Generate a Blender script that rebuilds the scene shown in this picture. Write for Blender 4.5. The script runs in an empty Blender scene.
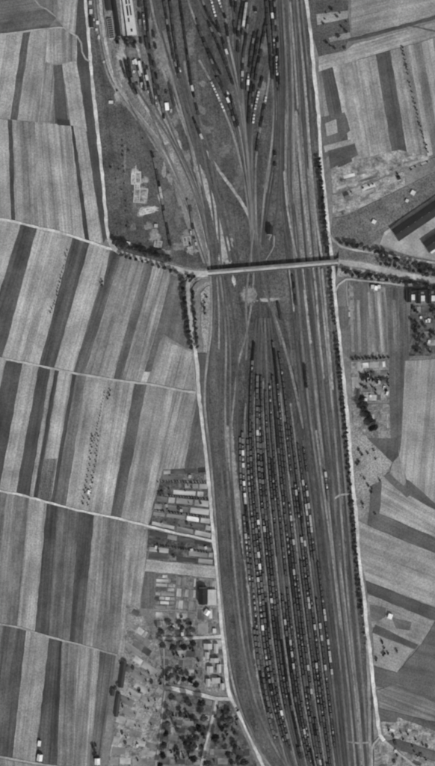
import bpy, math, random
from mathutils import Vector
from mathutils.geometry import tessellate_polygon
random.seed(7)
S = 1.5                                     # metres per map unit (plan drawn on a 435 x 766 sheet)
CX, CY = 217.5, 383.0
def W(p, z=0.0): return ((p[0]-CX)*S, (CY-p[1])*S, z)

sc = bpy.context.scene
col = sc.collection
# ------------------------------------------------------------------ camera, sky, sun, exposure
ALT = 2000.0
cam_d = bpy.data.cameras.new('camera'); cam = bpy.data.objects.new('camera', cam_d); col.objects.link(cam)
cam.location = (0, 0, ALT); cam.rotation_euler = (0, 0, 0)
cam_d.sensor_fit = 'VERTICAL'; cam_d.sensor_height = 24.0
cam_d.lens = 24.0*(ALT-0.8)/(766*S); cam_d.clip_start = 10; cam_d.clip_end = 20000
sc.camera = cam
SUN_EL, SUN_AZ = math.radians(43), math.radians(150)      # azimuth clockwise from picture north: from the south-east
world = bpy.data.worlds.new('World'); sc.world = world; world.use_nodes = True
nt = world.node_tree; bg = nt.nodes['Background']
sky = nt.nodes.new('ShaderNodeTexSky'); sky.sky_type = 'NISHITA'; sky.sun_disc = False
sky.sun_elevation = SUN_EL; sky.sun_rotation = SUN_AZ
bw = nt.nodes.new('ShaderNodeRGBToBW')                    # monochrome film
nt.links.new(sky.outputs[0], bw.inputs[0]); nt.links.new(bw.outputs[0], bg.inputs[0]); bg.inputs[1].default_value = 0.15
sl = bpy.data.lights.new('sun', 'SUN'); sl.energy = 3.0; sl.angle = math.radians(0.6); sl.color = (1, 1, 1)
sun = bpy.data.objects.new('sun', sl); col.objects.link(sun)
sd = Vector((math.sin(SUN_AZ)*math.cos(SUN_EL), math.cos(SUN_AZ)*math.cos(SUN_EL), math.sin(SUN_EL)))
sun.rotation_euler = sd.to_track_quat('Z', 'Y').to_euler(); sun.location = sd*900
sc.view_settings.view_transform = 'Standard'; sc.view_settings.look = 'None'
sc.view_settings.exposure = 0.0; sc.view_settings.gamma = 1.0
sc.render.engine = 'CYCLES'
sc.cycles.filter_width = 2.4

# ------------------------------------------------------------------ helpers
LIT = 1.11
def alb(t):                                  # print tone 0..255 -> albedo
    c = t/255.0
    l = c/12.92 if c <= 0.04045 else ((c+0.055)/1.055)**2.4
    return max(0.012, min(0.85, l/LIT))
ORD = ['zeroth','first','second','third','fourth','fifth','sixth','seventh','eighth','ninth','tenth','eleventh','twelfth',
       'thirteenth','fourteenth','fifteenth','sixteenth','seventeenth','eighteenth','nineteenth','twentieth']
def ordw(n):
    if n <= 20: return ORD[n]
    s = 'th' if 10 < n % 100 < 14 else {1:'st',2:'nd',3:'rd'}.get(n % 10, 'th')
    return '%d%s' % (n, s)
def hsh(x, y, k=0):
    v = math.sin(x*12.9898+y*78.233+k*37.719)*43758.5453
    return (v-math.floor(v))*2-1
def tag(o, label=None, cat=None, group=None, kind=None):
    if label: o['label'] = label
    if cat: o['category'] = cat
    if group: o['group'] = group
    if kind: o['kind'] = kind
    return o
def mkmesh(name, vs, fs, mats=(), mi=None, smooth=False):
    me = bpy.data.meshes.new(name); me.from_pydata(vs, [], fs); me.update()
    for m in mats: me.materials.append(m)
    if mi: me.polygons.foreach_set('material_index', mi)
    if smooth: me.polygons.foreach_set('use_smooth', [True]*len(fs))
    return me
def link(name, data, parent=None, loc=(0,0,0), rz=0.0, tone=None, stripe=0.0):
    o = bpy.data.objects.new(name, data); col.objects.link(o)
    o.location = loc; o.rotation_euler = (0, 0, rz)
    if parent: o.parent = parent
    if tone is not None:
        a = alb(tone); o.color = (a, a, a, stripe)
    return o
def empty(name, loc=(0,0,0), rz=0.0):
    o = bpy.data.objects.new(name, None); col.objects.link(o); o.location = loc; o.rotation_euler = (0,0,rz); o.empty_display_size = 2
    return o
def catmull(pts, step=6.0):
    n = len(pts)
    if n < 3: return dens(pts, step)
    out = []
    d = len(pts[0])
    for i in range(n-1):
        p0, p1, p2, p3 = pts[max(i-1,0)], pts[i], pts[i+1], pts[min(i+2,n-1)]
        L = math.hypot(p2[0]-p1[0], p2[1]-p1[1]); k = max(1, int(L/step))
        for j in range(k):
            t = j/k
            out.append(tuple(0.5*((2*p1[q])+(-p0[q]+p2[q])*t+(2*p0[q]-5*p1[q]+4*p2[q]-p3[q])*t*t+(-p0[q]+3*p1[q]-3*p2[q]+p3[q])*t**3) for q in range(d)))
    out.append(tuple(pts[-1])); return out
def dens(pts, step=6.0, closed=False):
    out = []; n = len(pts)
    for i in range(n if closed else n-1):
        a, b = pts[i], pts[(i+1) % n]
        k = max(1, int(math.hypot(b[0]-a[0], b[1]-a[1])/step))
        for j in range(k): out.append(tuple(a[q]+(b[q]-a[q])*j/k for q in range(len(a))))
    if not closed: out.append(tuple(pts[-1]))
    return out
def normals(pts):
    r = []
    for i in range(len(pts)):
        a, b = pts[max(i-1,0)], pts[min(i+1,len(pts)-1)]
        dx, dy = b[0]-a[0], b[1]-a[1]; L = math.hypot(dx, dy) or 1
        r.append((dy/L, -dx/L))
    return r
def offset(pts, d): 
    return [(p[0]+n[0]*-d, p[1]+n[1]*-d)+tuple(p[2:]) for p, n in zip(pts, normals(pts))]
def interp(tab, y):
    if y <= tab[0][0]: return tab[0][1]
    for (a, xa), (b, xb) in zip(tab, tab[1:]):
        if y <= b: 
            t = (y-a)/(b-a); return xa+(xb-xa)*t
    return tab[-1][1]

# ------------------------------------------------------------------ materials (monochrome)
def newmat(name, rough=0.9):
    m = bpy.data.materials.new(name); m.use_nodes = True
    b = m.node_tree.nodes['Principled BSDF']; b.inputs['Roughness'].default_value = rough
    b.inputs['Specular IOR Level'].default_value = 0.15
    return m, m.node_tree, b
def ground_mat(name, grain=0.3, blotch=0.35, gs=0.55, bs=0.045, streak=0.55, patch=False):
    """tone comes from the object's own colour; streaks run along the object's local Y"""
    m, t, b = newmat(name, 0.95); N, L = t.nodes, t.links
    oi = N.new('ShaderNodeObjectInfo'); tc = N.new('ShaderNodeTexCoord')
    rnd = N.new('ShaderNodeMath'); rnd.operation = 'MULTIPLY'; rnd.inputs[1].default_value = 900; L.new(oi.outputs['Random'], rnd.inputs[0])
    off = N.new('ShaderNodeVectorMath'); off.operation = 'ADD'; L.new(tc.outputs['Object'], off.inputs[0]); L.new(rnd.outputs[0], off.inputs[1])
    def noise(scale, detail, rough, vec):
        n = N.new('ShaderNodeTexNoise'); n.inputs['Scale'].default_value = scale; n.inputs['Detail'].default_value = detail
        n.inputs['Roughness'].default_value = rough; L.new(vec, n.inputs['Vector']); return n.outputs['Fac']
    def amp(sock, k, var=None):                 # 1 + (n-.5)*2*k
        s = N.new('ShaderNodeMath'); s.operation = 'SUBTRACT'; L.new(sock, s.inputs[0]); s.inputs[1].default_value = 0.5
        q = N.new('ShaderNodeMath'); q.operation = 'MULTIPLY'; L.new(s.outputs[0], q.inputs[0]); q.inputs[1].default_value = k*2
        if var:
            q2 = N.new('ShaderNodeMath'); q2.operation = 'MULTIPLY'; L.new(q.outputs[0], q2.inputs[0]); L.new(var, q2.inputs[1]); q = q2
        a = N.new('ShaderNodeMath'); a.operation = 'ADD'; L.new(q.outputs[0], a.inputs[0]); a.inputs[1].default_value = 1.0
        return a.outputs[0]
    def mul(a, c):
        q = N.new('ShaderNodeMath'); q.operation = 'MULTIPLY'; L.new(a, q.inputs[0]); L.new(c, q.inputs[1]); return q.outputs[0]
    mp = N.new('ShaderNodeMapping'); mp.inputs['Scale'].default_value = (0.32, 0.006, 0.1); L.new(off.outputs[0], mp.inputs['Vector'])
    mp2 = N.new('ShaderNodeMapping'); mp2.inputs['Scale'].default_value = (0.09, 0.004, 0.1); L.new(off.outputs[0], mp2.inputs['Vector'])
    f = amp(noise(gs, 3, 0.75, off.outputs[0]), grain)
    f = mul(f, amp(noise(bs, 4, 0.6, off.outputs[0]), blotch))
    f = mul(f, amp(noise(1.0, 3, 0.7, mp.outputs[0]), streak, oi.outputs['Alpha']))
    f = mul(f, amp(noise(1.0, 2, 0.6, mp2.outputs[0]), streak, oi.outputs['Alpha']))
    vm = N.new('ShaderNodeVectorMath'); vm.operation = 'SCALE'; L.new(oi.outputs['Color'], vm.inputs[0]); L.new(f, vm.inputs['Scale'])
    L.new(vm.outputs[0], b.inputs['Base Color'])
    if patch:                                  # worn patch: ragged, thinning rim from the mesh's own edge attribute
        at = N.new('ShaderNodeAttribute'); at.attribute_name = 'edge'
        n2 = noise(0.16, 5, 0.7, off.outputs[0])
        ad = N.new('ShaderNodeMath'); ad.operation = 'MULTIPLY_ADD'; L.new(n2, ad.inputs[0]); ad.inputs[1].default_value = 1.9; L.new(at.outputs['Fac'], ad.inputs[2])
        mr = N.new('ShaderNodeMapRange'); mr.inputs['From Min'].default_value = 0.75; mr.inputs['From Max'].default_value = 1.2; mr.clamp = True
        L.new(ad.outputs[0], mr.inputs['Value']); L.new(mr.outputs[0], b.inputs['Alpha'])
    return m
M_PATCH = ground_mat('worn_ground', 1.1, 0.7, 0.3, 0.05, 0.4, True)
M_FIELD = ground_mat('field_soil', 0.95, 0.75, 0.42, 0.022, 1.15)
M_YARD = ground_mat('cinder_ground', 1.6, 0.8, 0.42, 0.03, 1.1)
M_GARDEN = ground_mat('garden_soil', 1.5, 1.5, 0.35, 0.09, 0.6)
M_ROAD = ground_mat('gravel_road', 0.7, 0.8, 0.3, 0.04, 0.3)
M_BALLAST = ground_mat('ballast', 1.2, 1.5, 0.35, 0.016, 0.4)
M_PATCHY = ground_mat('rubble_floor', 1.6, 1.8, 0.35, 0.09, 0.3)
M_OBJ = ground_mat('weathered_surface', 0.35, 0.35, 0.8, 0.1, 0.5)
def flat_mat(name, tone, rough=0.8, var=0.35, scale=0.6, metal=0.0):
    m, t, b = newmat(name, rough); N, L = t.nodes, t.links
    tc = N.new('ShaderNodeTexCoord'); oi = N.new('ShaderNodeObjectInfo')
    n = N.new('ShaderNodeTexNoise'); n.inputs['Scale'].default_value = scale; n.inputs['Detail'].default_value = 3
    L.new(tc.outputs['Object'], n.inputs['Vector'])
    r = N.new('ShaderNodeMath'); r.operation = 'MULTIPLY_ADD'; L.new(oi.outputs['Random'], r.inputs[0]); r.inputs[1].default_value = 0.5; r.inputs[2].default_value = -0.25
    a = N.new('ShaderNodeMath'); a.operation = 'ADD'; L.new(n.outputs['Fac'], a.inputs[0]); L.new(r.outputs[0], a.inputs[1])
    mr = N.new('ShaderNodeMapRange'); mr.inputs['From Min'].default_value = 0.2; mr.inputs['From Max'].default_value = 0.8
    v = alb(tone); mr.inputs['To Min'].default_value = v*(1-var); mr.inputs['To Max'].default_value = v*(1+var)
    L.new(a.outputs[0], mr.inputs['Value']); L.new(mr.outputs[0], b.inputs['Base Color']); b.inputs['Metallic'].default_value = metal
    return m
M_LEAF = flat_mat('foliage', 60, 0.8, 0.75, 2.6)
M_LEAF2 = flat_mat('foliage_pale', 80, 0.8, 0.7, 2.6)
M_LEAF3 = flat_mat('foliage_palest', 150, 0.85, 0.4, 0.4)  # palest of the foliage tones
M_BARK = flat_mat('bark', 70)
M_RAIL = flat_mat('rail_steel', 135, 0.5, 0.2, 0.1, 0.0)
M_WDARK = flat_mat('wagon_dark', 56, 0.7, 0.55, 0.5)
M_WMID = flat_mat('wagon_grey', 100, 0.7, 0.4, 0.5)
M_WPALE = flat_mat('wagon_pale_roof', 186, 0.7, 0.45, 0.6)
M_SLATE = flat_mat('wagon_slate_roof', 90, 0.8, 0.5, 0.5)
M_FRAME = flat_mat('wagon_grey_frame', 84, 0.8, 0.5, 0.5)
M_LOADM = flat_mat('earth_load', 96, 0.9, 0.6, 0.8)
M_LOADP = flat_mat('gravel_load', 178, 0.9, 0.45, 0.8)
M_COAL = flat_mat('coal', 44, 0.8, 0.6, 1.2)
M_WALL = flat_mat('plaster', 165, 0.9, 0.15, 0.2)
M_BRICK = flat_mat('brickwork', 110, 0.9, 0.2, 0.2)
M_STEEL = flat_mat('girder_steel', 95, 0.7, 0.25, 0.3)

# ------------------------------------------------------------------ sheets
ZC = [0.05]
def nextz():
    ZC[0] += 0.004; return ZC[0]
def sheet(name, poly, tone, label, stripe=0.0, direction=None, mat=None, z=None, jit=0.45, step=7.0, parent=None):
    P = dens(poly, step, True)
    P = [(p[0]+hsh(p[0], p[1])*jit, p[1]+hsh(p[0], p[1], 3)*jit) for p in P]
    cx = sum(p[0] for p in P)/len(P); cy = sum(p[1] for p in P)/len(P)
    rz = 0.0
    if direction: rz = math.atan2(direction[0], direction[1])      # map direction (dx, dy down) -> local Y
    c, s = math.cos(-rz), math.sin(-rz)
    vs = []
    for p in P:
        x, y = (p[0]-cx)*S, -(p[1]-cy)*S
        vs.append((x*c-y*s, x*s+y*c, 0))
    ar = sum(vs[i-1][0]*vs[i][1]-vs[i][0]*vs[i-1][1] for i in range(len(vs)))
    f = list(range(len(vs)))
    if ar < 0: f.reverse()
    tris = tessellate_polygon([[Vector(vs[i]) for i in f]])
    vs = [vs[i] for i in f]
    tr = []
    for a, b, d in tris:
        cr = (vs[b][0]-vs[a][0])*(vs[d][1]-vs[a][1])-(vs[b][1]-vs[a][1])*(vs[d][0]-vs[a][0])
        if abs(cr) > 1e-6: tr.append((a, b, d) if cr > 0 else (a, d, b))
    me = mkmesh(name, vs, tr, [mat or M_FIELD])
    w = W((cx, cy), nextz() if z is None else z)
    o = link(name, me, parent, w, rz, tone, stripe)
    if not parent: tag(o, label, None, None, 'structure')
    return o
def xpt(line, x):
    for a, b in zip(line, line[1:]):
        if a[0] <= x <= b[0]:
            t = (x-a[0])/((b[0]-a[0]) or 1); return (x, a[1]+(b[1]-a[1])*t)
    a, b = (line[0], line[1]) if x < line[0][0] else (line[-2], line[-1])
    t = (x-a[0])/((b[0]-a[0]) or 1); return (x, a[1]+(b[1]-a[1])*t)
def seg(line, x0, x1): return [xpt(line, x0)]+[p for p in line if x0 < p[0] < x1]+[xpt(line, x1)]
TW = lambda t: 'pale' if t > 150 else 'light grey' if t > 132 else 'mid grey' if t > 108 else 'dark'
def strips(upper, lower, edges, tones, where, stripe=0.5):
    for i, t in enumerate(tones):
        (u0, l0), (u1, l1) = edges[i], edges[i+1]
        poly = seg(upper, u0, u1)+list(reversed(seg(lower, l0, l1)))
        d = ((l0+l1-u0-u1)/2, xpt(lower, (l0+l1)/2)[1]-xpt(upper, (u0+u1)/2)[1])
        sheet('field', poly, t+hsh(u0, l0)*4, '%s field strip, %s from the west, %s' % (TW(t), ordw(i+1), where), stripe*(0.7+0.5*abs(hsh(u1,l1))), d)
def ribbon_mesh(name, pts, w, zs=None, jit=0.0, thick=0.0):
    nm = normals(pts); vs, fs = [], []
    for i, (p, n) in enumerate(zip(pts, nm)):
        z = p[2] if len(p) > 2 else 0.0
        wl = w/2*(1+jit*hsh(p[0], p[1])); wr = w/2*(1+jit*hsh(p[0], p[1], 5))
        x, y, _ = W(p)
        nx, ny = n[0], -n[1]
        vs += [(x+nx*wl, y+ny*wl, z), (x-nx*wr, y-ny*wr, z)]
        if i: k = 2*i; fs.append((k-2, k-1, k+1, k))
    return vs, fs
def ribbon(name, pts, w, tone, label, z=0.9, smooth=True, stripe=0.0, mat=None, jit=0.28, kind='structure', step=5.0):
    P = catmull(pts, step) if smooth else dens(pts, step)
    vs, fs = ribbon_mesh(name, P, w, jit=jit)
    me = mkmesh(name, vs, fs, [mat or M_ROAD])
    o = link(name, me, None, (0,0,z), 0, tone, stripe)
    tag(o, label, None, None, kind); return o
def blob(name, c, rx, ry, tone, label, ang=0.0, z=None, k=0, mat=None, rough=0.35, parent=None):
    n = 24; vs, fs, ed = [(0,0,0)], [], [0.75]
    for ri, (rr, e) in enumerate(((0.45,0.55),(0.85,0.2),(1.25,-0.25),(1.6,-0.9))):
        for i in range(n):
            a = 2*math.pi*i/n; r = rr*(1+rough*(0.6*hsh(c[0]+i//2, c[1], k)+0.4*hsh(c[0]+i//4, c[1], k+1)))
            x, y = rx*r*math.cos(a), ry*r*math.sin(a)
            vs.append(((x*math.cos(ang)-y*math.sin(ang))*S, -(x*math.sin(ang)+y*math.cos(ang))*S, 0)); ed.append(e)
            b = 1+(ri-1)*n; d = 1+ri*n; i2 = (i+1) % n
            fs.append((0, 1+i2, 1+i) if ri == 0 else (b+i2, d+i2, d+i, b+i))
    me = mkmesh(name, vs, fs, [M_PATCH]); at = me.attributes.new('edge', 'FLOAT', 'POINT'); at.data.foreach_set('value', ed)
    o = link(name, me, parent, W(c, nextz() if z is None else z), 0, tone, 0.0)
    if not parent: tag(o, label, None, None, 'structure')
    return o
def worn_ribbon(name, pts, w, tone, label, z=0.9, step=4.0):
    P = catmull(pts, step); nm = normals(P); vs, fs, ed = [], [], []
    for i, (p, n) in enumerate(zip(P, nm)):
        x, y, _ = W(p); nx, ny = n[0], -n[1]
        en = -0.5 if i in (0, len(P)-1) else 0
        for d, e in ((-1,-0.9),(-0.45,0.35),(0.45,0.35),(1,-0.9)):
            vs.append((x+nx*d*w*0.8, y+ny*d*w*0.8, 0)); ed.append(e+en)
        if i:
            k = 4*i
            for q in range(3): fs.append((k-4+q, k-4+q+1, k+q+1, k+q)[::-1])
    me = mkmesh(name, vs, fs, [M_PATCH]); at = me.attributes.new('edge', 'FLOAT', 'POINT'); at.data.foreach_set('value', ed)
    return tag(link(name, me, None, (0,0,z), 0, tone, 0.0), label, None, None, 'structure')

# ------------------------------------------------------------------ ground to the horizon
me = mkmesh('ground', [(-9000,-9000,0),(9000,-9000,0),(9000,9000,0),(-9000,9000,0)], [(0,1,2,3)], [M_FIELD])
tag(link('ground', me, None, (0,0,0), 0, 122, 0.0), 'grey open farmland around the railway yard', None, None, 'structure')

# ------------------------------------------------------------------ roads as plan lines
R1 = [(82,-60),(85,0),(88,28),(90.5,62),(93,90),(97,125),(100,154),(103.5,189),(106,220),(108.5,238),(114,247.5)]
L0 = [(-60,40),(0,34.5),(28,31),(48,28.6),(64,28),(71,33),(77,36)]
L1 = [(-60,208),(0,219),(10,220.7),(38,227.6),(58.6,232),(86,240.7),(107,248),(113,249)]
L2 = [(-60,346),(0,358),(27.6,363.4),(51.7,368.3),(76,373.4),(107,378.6),(138,383),(148,384),(179,390),(196,392.5)]
L3 = [(-60,477),(0,490.7),(20.7,495),(51.7,503.4),(82.8,511.4),(113.8,517.5),(148,526),(171.7,532),(199,538),(213,541.5)]
L4 = [(-60,610),(0,624),(20.7,628),(48,636.5),(79,644.5),(117,655)]
L5 = [(-60,748),(0,757),(40,764),(90,772),(140,780)]
R3 = [(187,283),(189,305),(192.5,335),(195,347),(197.5,371),(198.5,392),(201.7,419),(206,455),(209,484),(211.5,515),(214,542),(216.5,562),(219,592),(221.5,625),(224.5,650),(227,680),(230,696),(237,709),(247,729),(259,757),(272,785),(290,826)]
R5 = [(303,-60),(306.4,0),(311,34.5),(314,69),(318,108),(319.5,130),(321.5,165),(324.5,189),(326.5,213),(329,234),(331,250),(333,267),(334,284),(336,305),(339,332),(342,361),(345,392),(348,423),(351,460),(354,493),(356.5,519),(359,556),(362,580),(365,603),(367,629),(370,650),(373.5,686),(377,713),(380,735),(384,741)]
R2 = [(110,244),(119,252),(134.5,257),(162,264.5),(183,270.5),(196,273),(209,273.6)]

# ------------------------------------------------------------------ the farmland west of the line
top = [(-60,-60),(90,-60)]
# block above the headland lane
sheet('meadow', [(-60,-60),(20,-60),(34,0),(48,12),(56,17),(48,29),(0,35),(-60,41)], 86, 'dark rough meadow in the upper left corner', 0.5, (60,-8))
sheet('field', [(-60,-4),(38,-8),(49,13),(30,15),(0,22),(-60,29)], 98, 'slightly lighter band across the dark upper left meadow', 0.6, (60,-10), jit=1.2)
sheet('field', [(20,-60),(58,-60),(57,0),(56,18),(47,9),(34,0)], 112, 'mid grey wedge field right of the diagonal path', 0.6, (0,1))
sheet('field', [(58,-60),(79,-60),(77.5,0),(75,35),(64,28),(57,19)], 132, 'light grey streaked field beside the dark verge, top edge', 0.9, (-1,9))
sheet('grass_verge', [(77,-60),(84,-60),(88,28),(90.5,62),(93,90),(97.5,130),(103.5,189),(106.5,238),(103,243),(84,119),(76.5,62),(75,36),(77.5,0)], 78, 'dark grass verge left of the west road', 0.3, (1,10))
B0 = [(-60,44),(0,35),(22.4,32.6),(30,31.5),(48,29),(64,28.5),(77,36)]
mid = [(-60,110),(10,119),(34,121.5),(55,124),(72,128),(88,131)]
strips(B0, mid, [(-60,-70),(-8,-22),(22.4,10),(30,17),(48,34),(54,50)], [120,158,82,152,128], 'above the short headland, top left', 0.5)
sheet('field', [(47,29),(64,28.5),(77,36),(76.6,60.3),(52.4,64.5),(45,62)], 142, 'light grey square field under the bend of the lane, top left', 0.9, (0,1))
sheet('field', [(46,62),(53.4,65.5),(55,124),(34,121.5)], 126, 'mid grey field tapering beside the dark short strip', 0.8, (-1,10))
sheet('field', [(53.4,65.5),(62,64),(68.5,125),(55,124)], 80, 'dark short strip in the upper left fields', 0.4, (1,10))
sheet('field', [(62,63.5),(76.5,61),(87,131),(71,129)], 156, 'pale strip between dark strip and verge, upper left', 0.4, (1,6))
sheet('field', [(-60,112),(7.6,120),(11,220),(-60,210)], 152, 'pale field on the left edge above the curved lane', 0.5, (1,20))
sheet('field', [(7.6,119),(12.5,120),(15.5,222),(11,220)], 72, 'very narrow dark strip near the left edge', 0.2, (1,20))
sheet('field', [(12,120),(34.5,122),(38.5,227),(15,222)], 130, 'mid grey wide field above the curved lane, west half', 0.7, (1,20))
sheet('field', [(34.5,122),(57,124),(71,126),(85,239),(58,232),(38.5,227)], 144, 'light grey wide field above the curved lane, east half', 0.7, (1,12))
sheet('field', [(56.5,119),(69,120),(70.5,125.5),(57.5,124.5)], 62, 'small dark patch at the foot of the dark short strip', 0.1, (1,10))
sheet('field', [(70.5,125),(74,126),(89.5,240.5),(84.5,239)], 66, 'long thin dark strip leading down to the curved lane', 0.2, (1,8))
sheet('field', [(73.5,125),(84.8,128),(103,244),(89.5,240.5)], 146, 'light grey long strip between thin dark strip and verge', 0.5, (1,8))
# block between curved lane and second lane
strips(L1, L2, [(-60,-95),(-30,-66),(20.7,-20),(37,2),(56,20),(72.4,39),(90,53.6),(110.5,73)], [128,150,80,156,148,82,162], 'just below the curved lane', 0.6)
R2b = [(100,246),(119,253.5),(134.5,258.5),(162,266),(175,270)]
strips(R2b, L2, [(110.5,73),(121.4,84),(133,98),(145,113),(153.5,121.5),(164,133),(173,144)], [88,116,132,96,136,128], 'below the tree lined road', 0.8)
sheet('field', [(105,252),(109,252),(103,285),(99.5,284)], 150, 'thin pale notch at the top of a dark strip', 0.2, (-1,5))
sheet('meadow', [(172,268),(184,277),(188,310),(192,345),(188,350),(165,335),(158,345),(145,383),(143.5,383),(160,320)], 104, 'mid grey rough ground west of the tree avenue', 0.5, (-1,5))
sheet('field', [(173,272),(176,272),(152,371),(144.5,372)], 92, 'thin dark streak along the avenue ground', 0.4, (-1,4))
sheet('field', [(165,335),(173,344),(190,351),(193,352),(196,391),(150,384)], 146, 'light grey corner field by the lane end', 0.7, (-1,4))
sheet('field', [(144,371.5),(150,372),(146.5,383.5),(140.5,382.5)], 182, 'small bright patch on the second lane', 0.1, (-1,4))
# block between second and third lanes
strips(L2, L3, [(-60,-80),(6,-22),(22.4,-1),(38.6,15.5),(50,29),(54.5,33),(59,37),(72.4,50.5),(76.5,54),(86,65.5),(107,85),(134.5,110),(146.5,120.7),(167,140),(174,148)],
       [140,76,152,78,132,70,150,74,112,150,154,90,130,156], 'between second and third lanes', 0.55)
sheet('field', [(174,389.5),(196.5,393),(197,400),(184,470),(163,469),(150,523),(147.5,524)], 136, 'light grey field left of the road bend, above the allotments', 0.8, (-1,4))
sheet('field', [(43.5,459),(57,459),(50.5,502.5),(37,499)], 104, 'blotchy mid grey end of a pale strip above third lane', 0.6, (-1,6), mat=M_YARD)
sheet('grass_verge', [(197,398),(199,395),(203,425),(208,466),(184,470)], 92, 'dark grass wedge between light field and road', 0.4, (-1,5))
# block between third and fourth lanes
strips(L3, L4, [(-60,-74),(7,-8),(17,5),(29,17),(46.5,34.5),(58,48),(68,58),(79,69),(94,82),(103,92),(116,106),(128,118),(147,125)],
       [118,124,110,142,76,96,106,76,128,122,112,140], 'between third and fourth lanes', 0.8)
# block below fourth lane
strips(L4, L5, [(-60,-75),(3,-12),(26,12),(49,34.5),(62,57),(78,72),(100,89),(116,99)], [118,88,132,80,120,130,100], 'at the bottom left', 0.8)
sheet('field', [(-60,750),(0,759),(40,766),(100,776),(100,826),(-60,826)], 130, 'light grey field in the bottom left corner', 0.6, (1,6))

# ------------------------------------------------------------------ allotments and gardens (beds are pieces of their ground)
BOXM = {}
def bed_mesh():
    if 'bed' not in BOXM:
        vs = [(-.5,-.5,0),(.5,-.5,0),(.5,.5,0),(-.5,.5,0),(-.47,-.47,1),(.47,-.47,1),(.47,.47,1),(-.47,.47,1)]
        BOXM['bed'] = mkmesh('garden_bed', vs, [(0,1,5,4),(1,2,6,5),(2,3,7,6),(3,0,4,7),(4,5,6,7)], [M_GARDEN])
    return BOXM['bed']
def quadpt(q, u, v):
    a = (q[0][0]+(q[1][0]-q[0][0])*u, q[0][1]+(q[1][1]-q[0][1])*u); b = (q[3][0]+(q[2][0]-q[3][0])*u, q[3][1]+(q[2][1]-q[3][1])*u)
    return (a[0]+(b[0]-a[0])*v, a[1]+(b[1]-a[1])*v)
def allot(q, tone, label, rows, cols, tones, seed, fill=0.85, name='allotment_ground', jit=0.3, beds=None):
    g = sheet(name, q, tone, label, 0.3, (0,1), mat=M_GARDEN)
    gi = g.matrix_world
    rn = random.Random(seed); q = beds or q
    for r in range(rows):
        u = 0.02
        while u < 0.96:
            du = rn.uniform(0.35, 1.5)/cols
            u1 = min(0.98, u+du)
            if rn.random() < fill and u1-u > 0.02:
                v0, v1 = r/rows+0.1/rows, (r+1)/rows-0.1/rows*(1+rn.random())
                c = quadpt(q, (u+u1)/2, (v0+v1)/2); e = quadpt(q, u1, (v0+v1)/2); e0 = quadpt(q, u, (v0+v1)/2); t0 = quadpt(q, (u+u1)/2, v0); t1 = quadpt(q, (u+u1)/2, v1)
                w = math.hypot(e[0]-e0[0], e[1]-e0[1])*S; h = math.hypot(t1[0]-t0[0], t1[1]-t0[1])*S
                rz = math.atan2(-(e[1]-e0[1]), e[0]-e0[0])
                x, y, _ = W(c)
                b = link('garden_bed', bed_mesh(), None, (x, y, 0.02), rz, rn.choice(tones)+rn.uniform(-10,10), 0.3)
                b.scale = (w*0.95, h*0.93, g.location[2]+0.10+rn.random()*0.08)
                b.parent = g; rzg = g.rotation_euler[2]
                import mathutils
                b.matrix_parent_inverse = (mathutils.Matrix.Translation(g.location) @ mathutils.Matrix.Rotation(rzg, 4, 'Z')).inverted()
            u = u1+0.01
    return g
A = allot
A([(163,470),(206,466),(208,481),(160,481)], 92, 'dark edged allotments highest in the row left of the road', 2, 3, [70,130,150,100], 1)
A([(160,482),(208.5,483),(210,499),(156,494)], 86, 'allotments with a dark hedge line, second below the light field', 2, 3, [160,176,140,112], 2)
A([(156,495),(210,500),(211.5,517),(152,510)], 84, 'allotments with square beds, third below the light field', 2, 3, [150,176,150,104], 3)
A([(152,511),(211.5,518),(213,540),(149,525)], 88, 'allotments touching the third lane from above', 3, 3, [132,158,148,90], 4)
A([(148,529),(212,543),(214,552),(147,545)], 76, 'dark allotments directly below the third lane', 2, 4, [64,84,120,140], 5)
A([(147,545.5),(214,552.5),(215,566),(146,559)], 92, 'blotchy allotments two rows below the third lane', 2, 4, [66,136,150,124], 6)
sheet('field', [(146,559.5),(214.5,566.5),(216,578),(145,571)], 152, 'pale crosswise strip above the garden estate', 0.4, (8,1))
sheet('field', [(142,572),(155,573),(153.5,609),(140,609)], 96, 'dark square plot left of the garden rows', 0.5, (0,1))
A([(155.5,574),(176,575),(175,610),(154,609)], 104, 'garden rows of small square beds beside the dark plot', 8, 2, [145,165,110,90], 8, 0.9)
A([(176.5,575),(196,577),(196,612),(175.5,610)], 106, 'streaky gardens left of the large house', 3, 4, [130,150,100,118], 9)
A([(196.5,578),(216.5,579),(221,636),(197,636)], 120, 'garden yard around the large house by the road', 4, 3, [130,112,150,104], 10, 0.5)
A([(154,611),(196,613),(196.5,636),(158,637)], 118, 'gardens with a row of round trees above the estate street', 3, 5, [140,120,96,150], 11, 0.7)
A([(158,640),(201,640),(203,688),(164,684)], 108, 'gardens with round trees below the estate street', 5, 5, [130,110,140,95], 12, 0.75)
A([(202,640),(222,639),(229,694),(204,690)], 134, 'pale yards behind the row of small houses', 6, 2, [160,150,120,105], 13, 0.7)
A([(168,693),(214,700),(201,766),(159,766)], 108, 'tree dotted gardens between two footpaths, bottom', 9, 6, [116,92,132,100], 14, 0.8)
A([(219,700),(230,702),(256,762),(262,790),(205,790),(206,766)], 92, 'triangle of gardens beside the curving road, bottom', 7, 4, [100,80,120], 15, 0.6, beds=[(219,702),(231,704),(256,766),(206,766)])
A([(124,660),(163,690),(156,766),(108,766)], 132, 'pale allotments with dark dots, bottom left', 10, 4, [140,150,125,112], 16, 0.7)
A([(126,600),(141,612),(157,640),(163,687),(124,657)], 124, 'narrow gardens along the estate edge', 7, 3, [150,130,100,160], 17, 0.7, beds=[(127,604),(140,612),(160,680),(125,655)])
sheet('field', [(130,571),(143,572),(140,609),(127,600)], 128, 'mid grey plot left of the dark square plot', 0.6, (-1,8))
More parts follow.
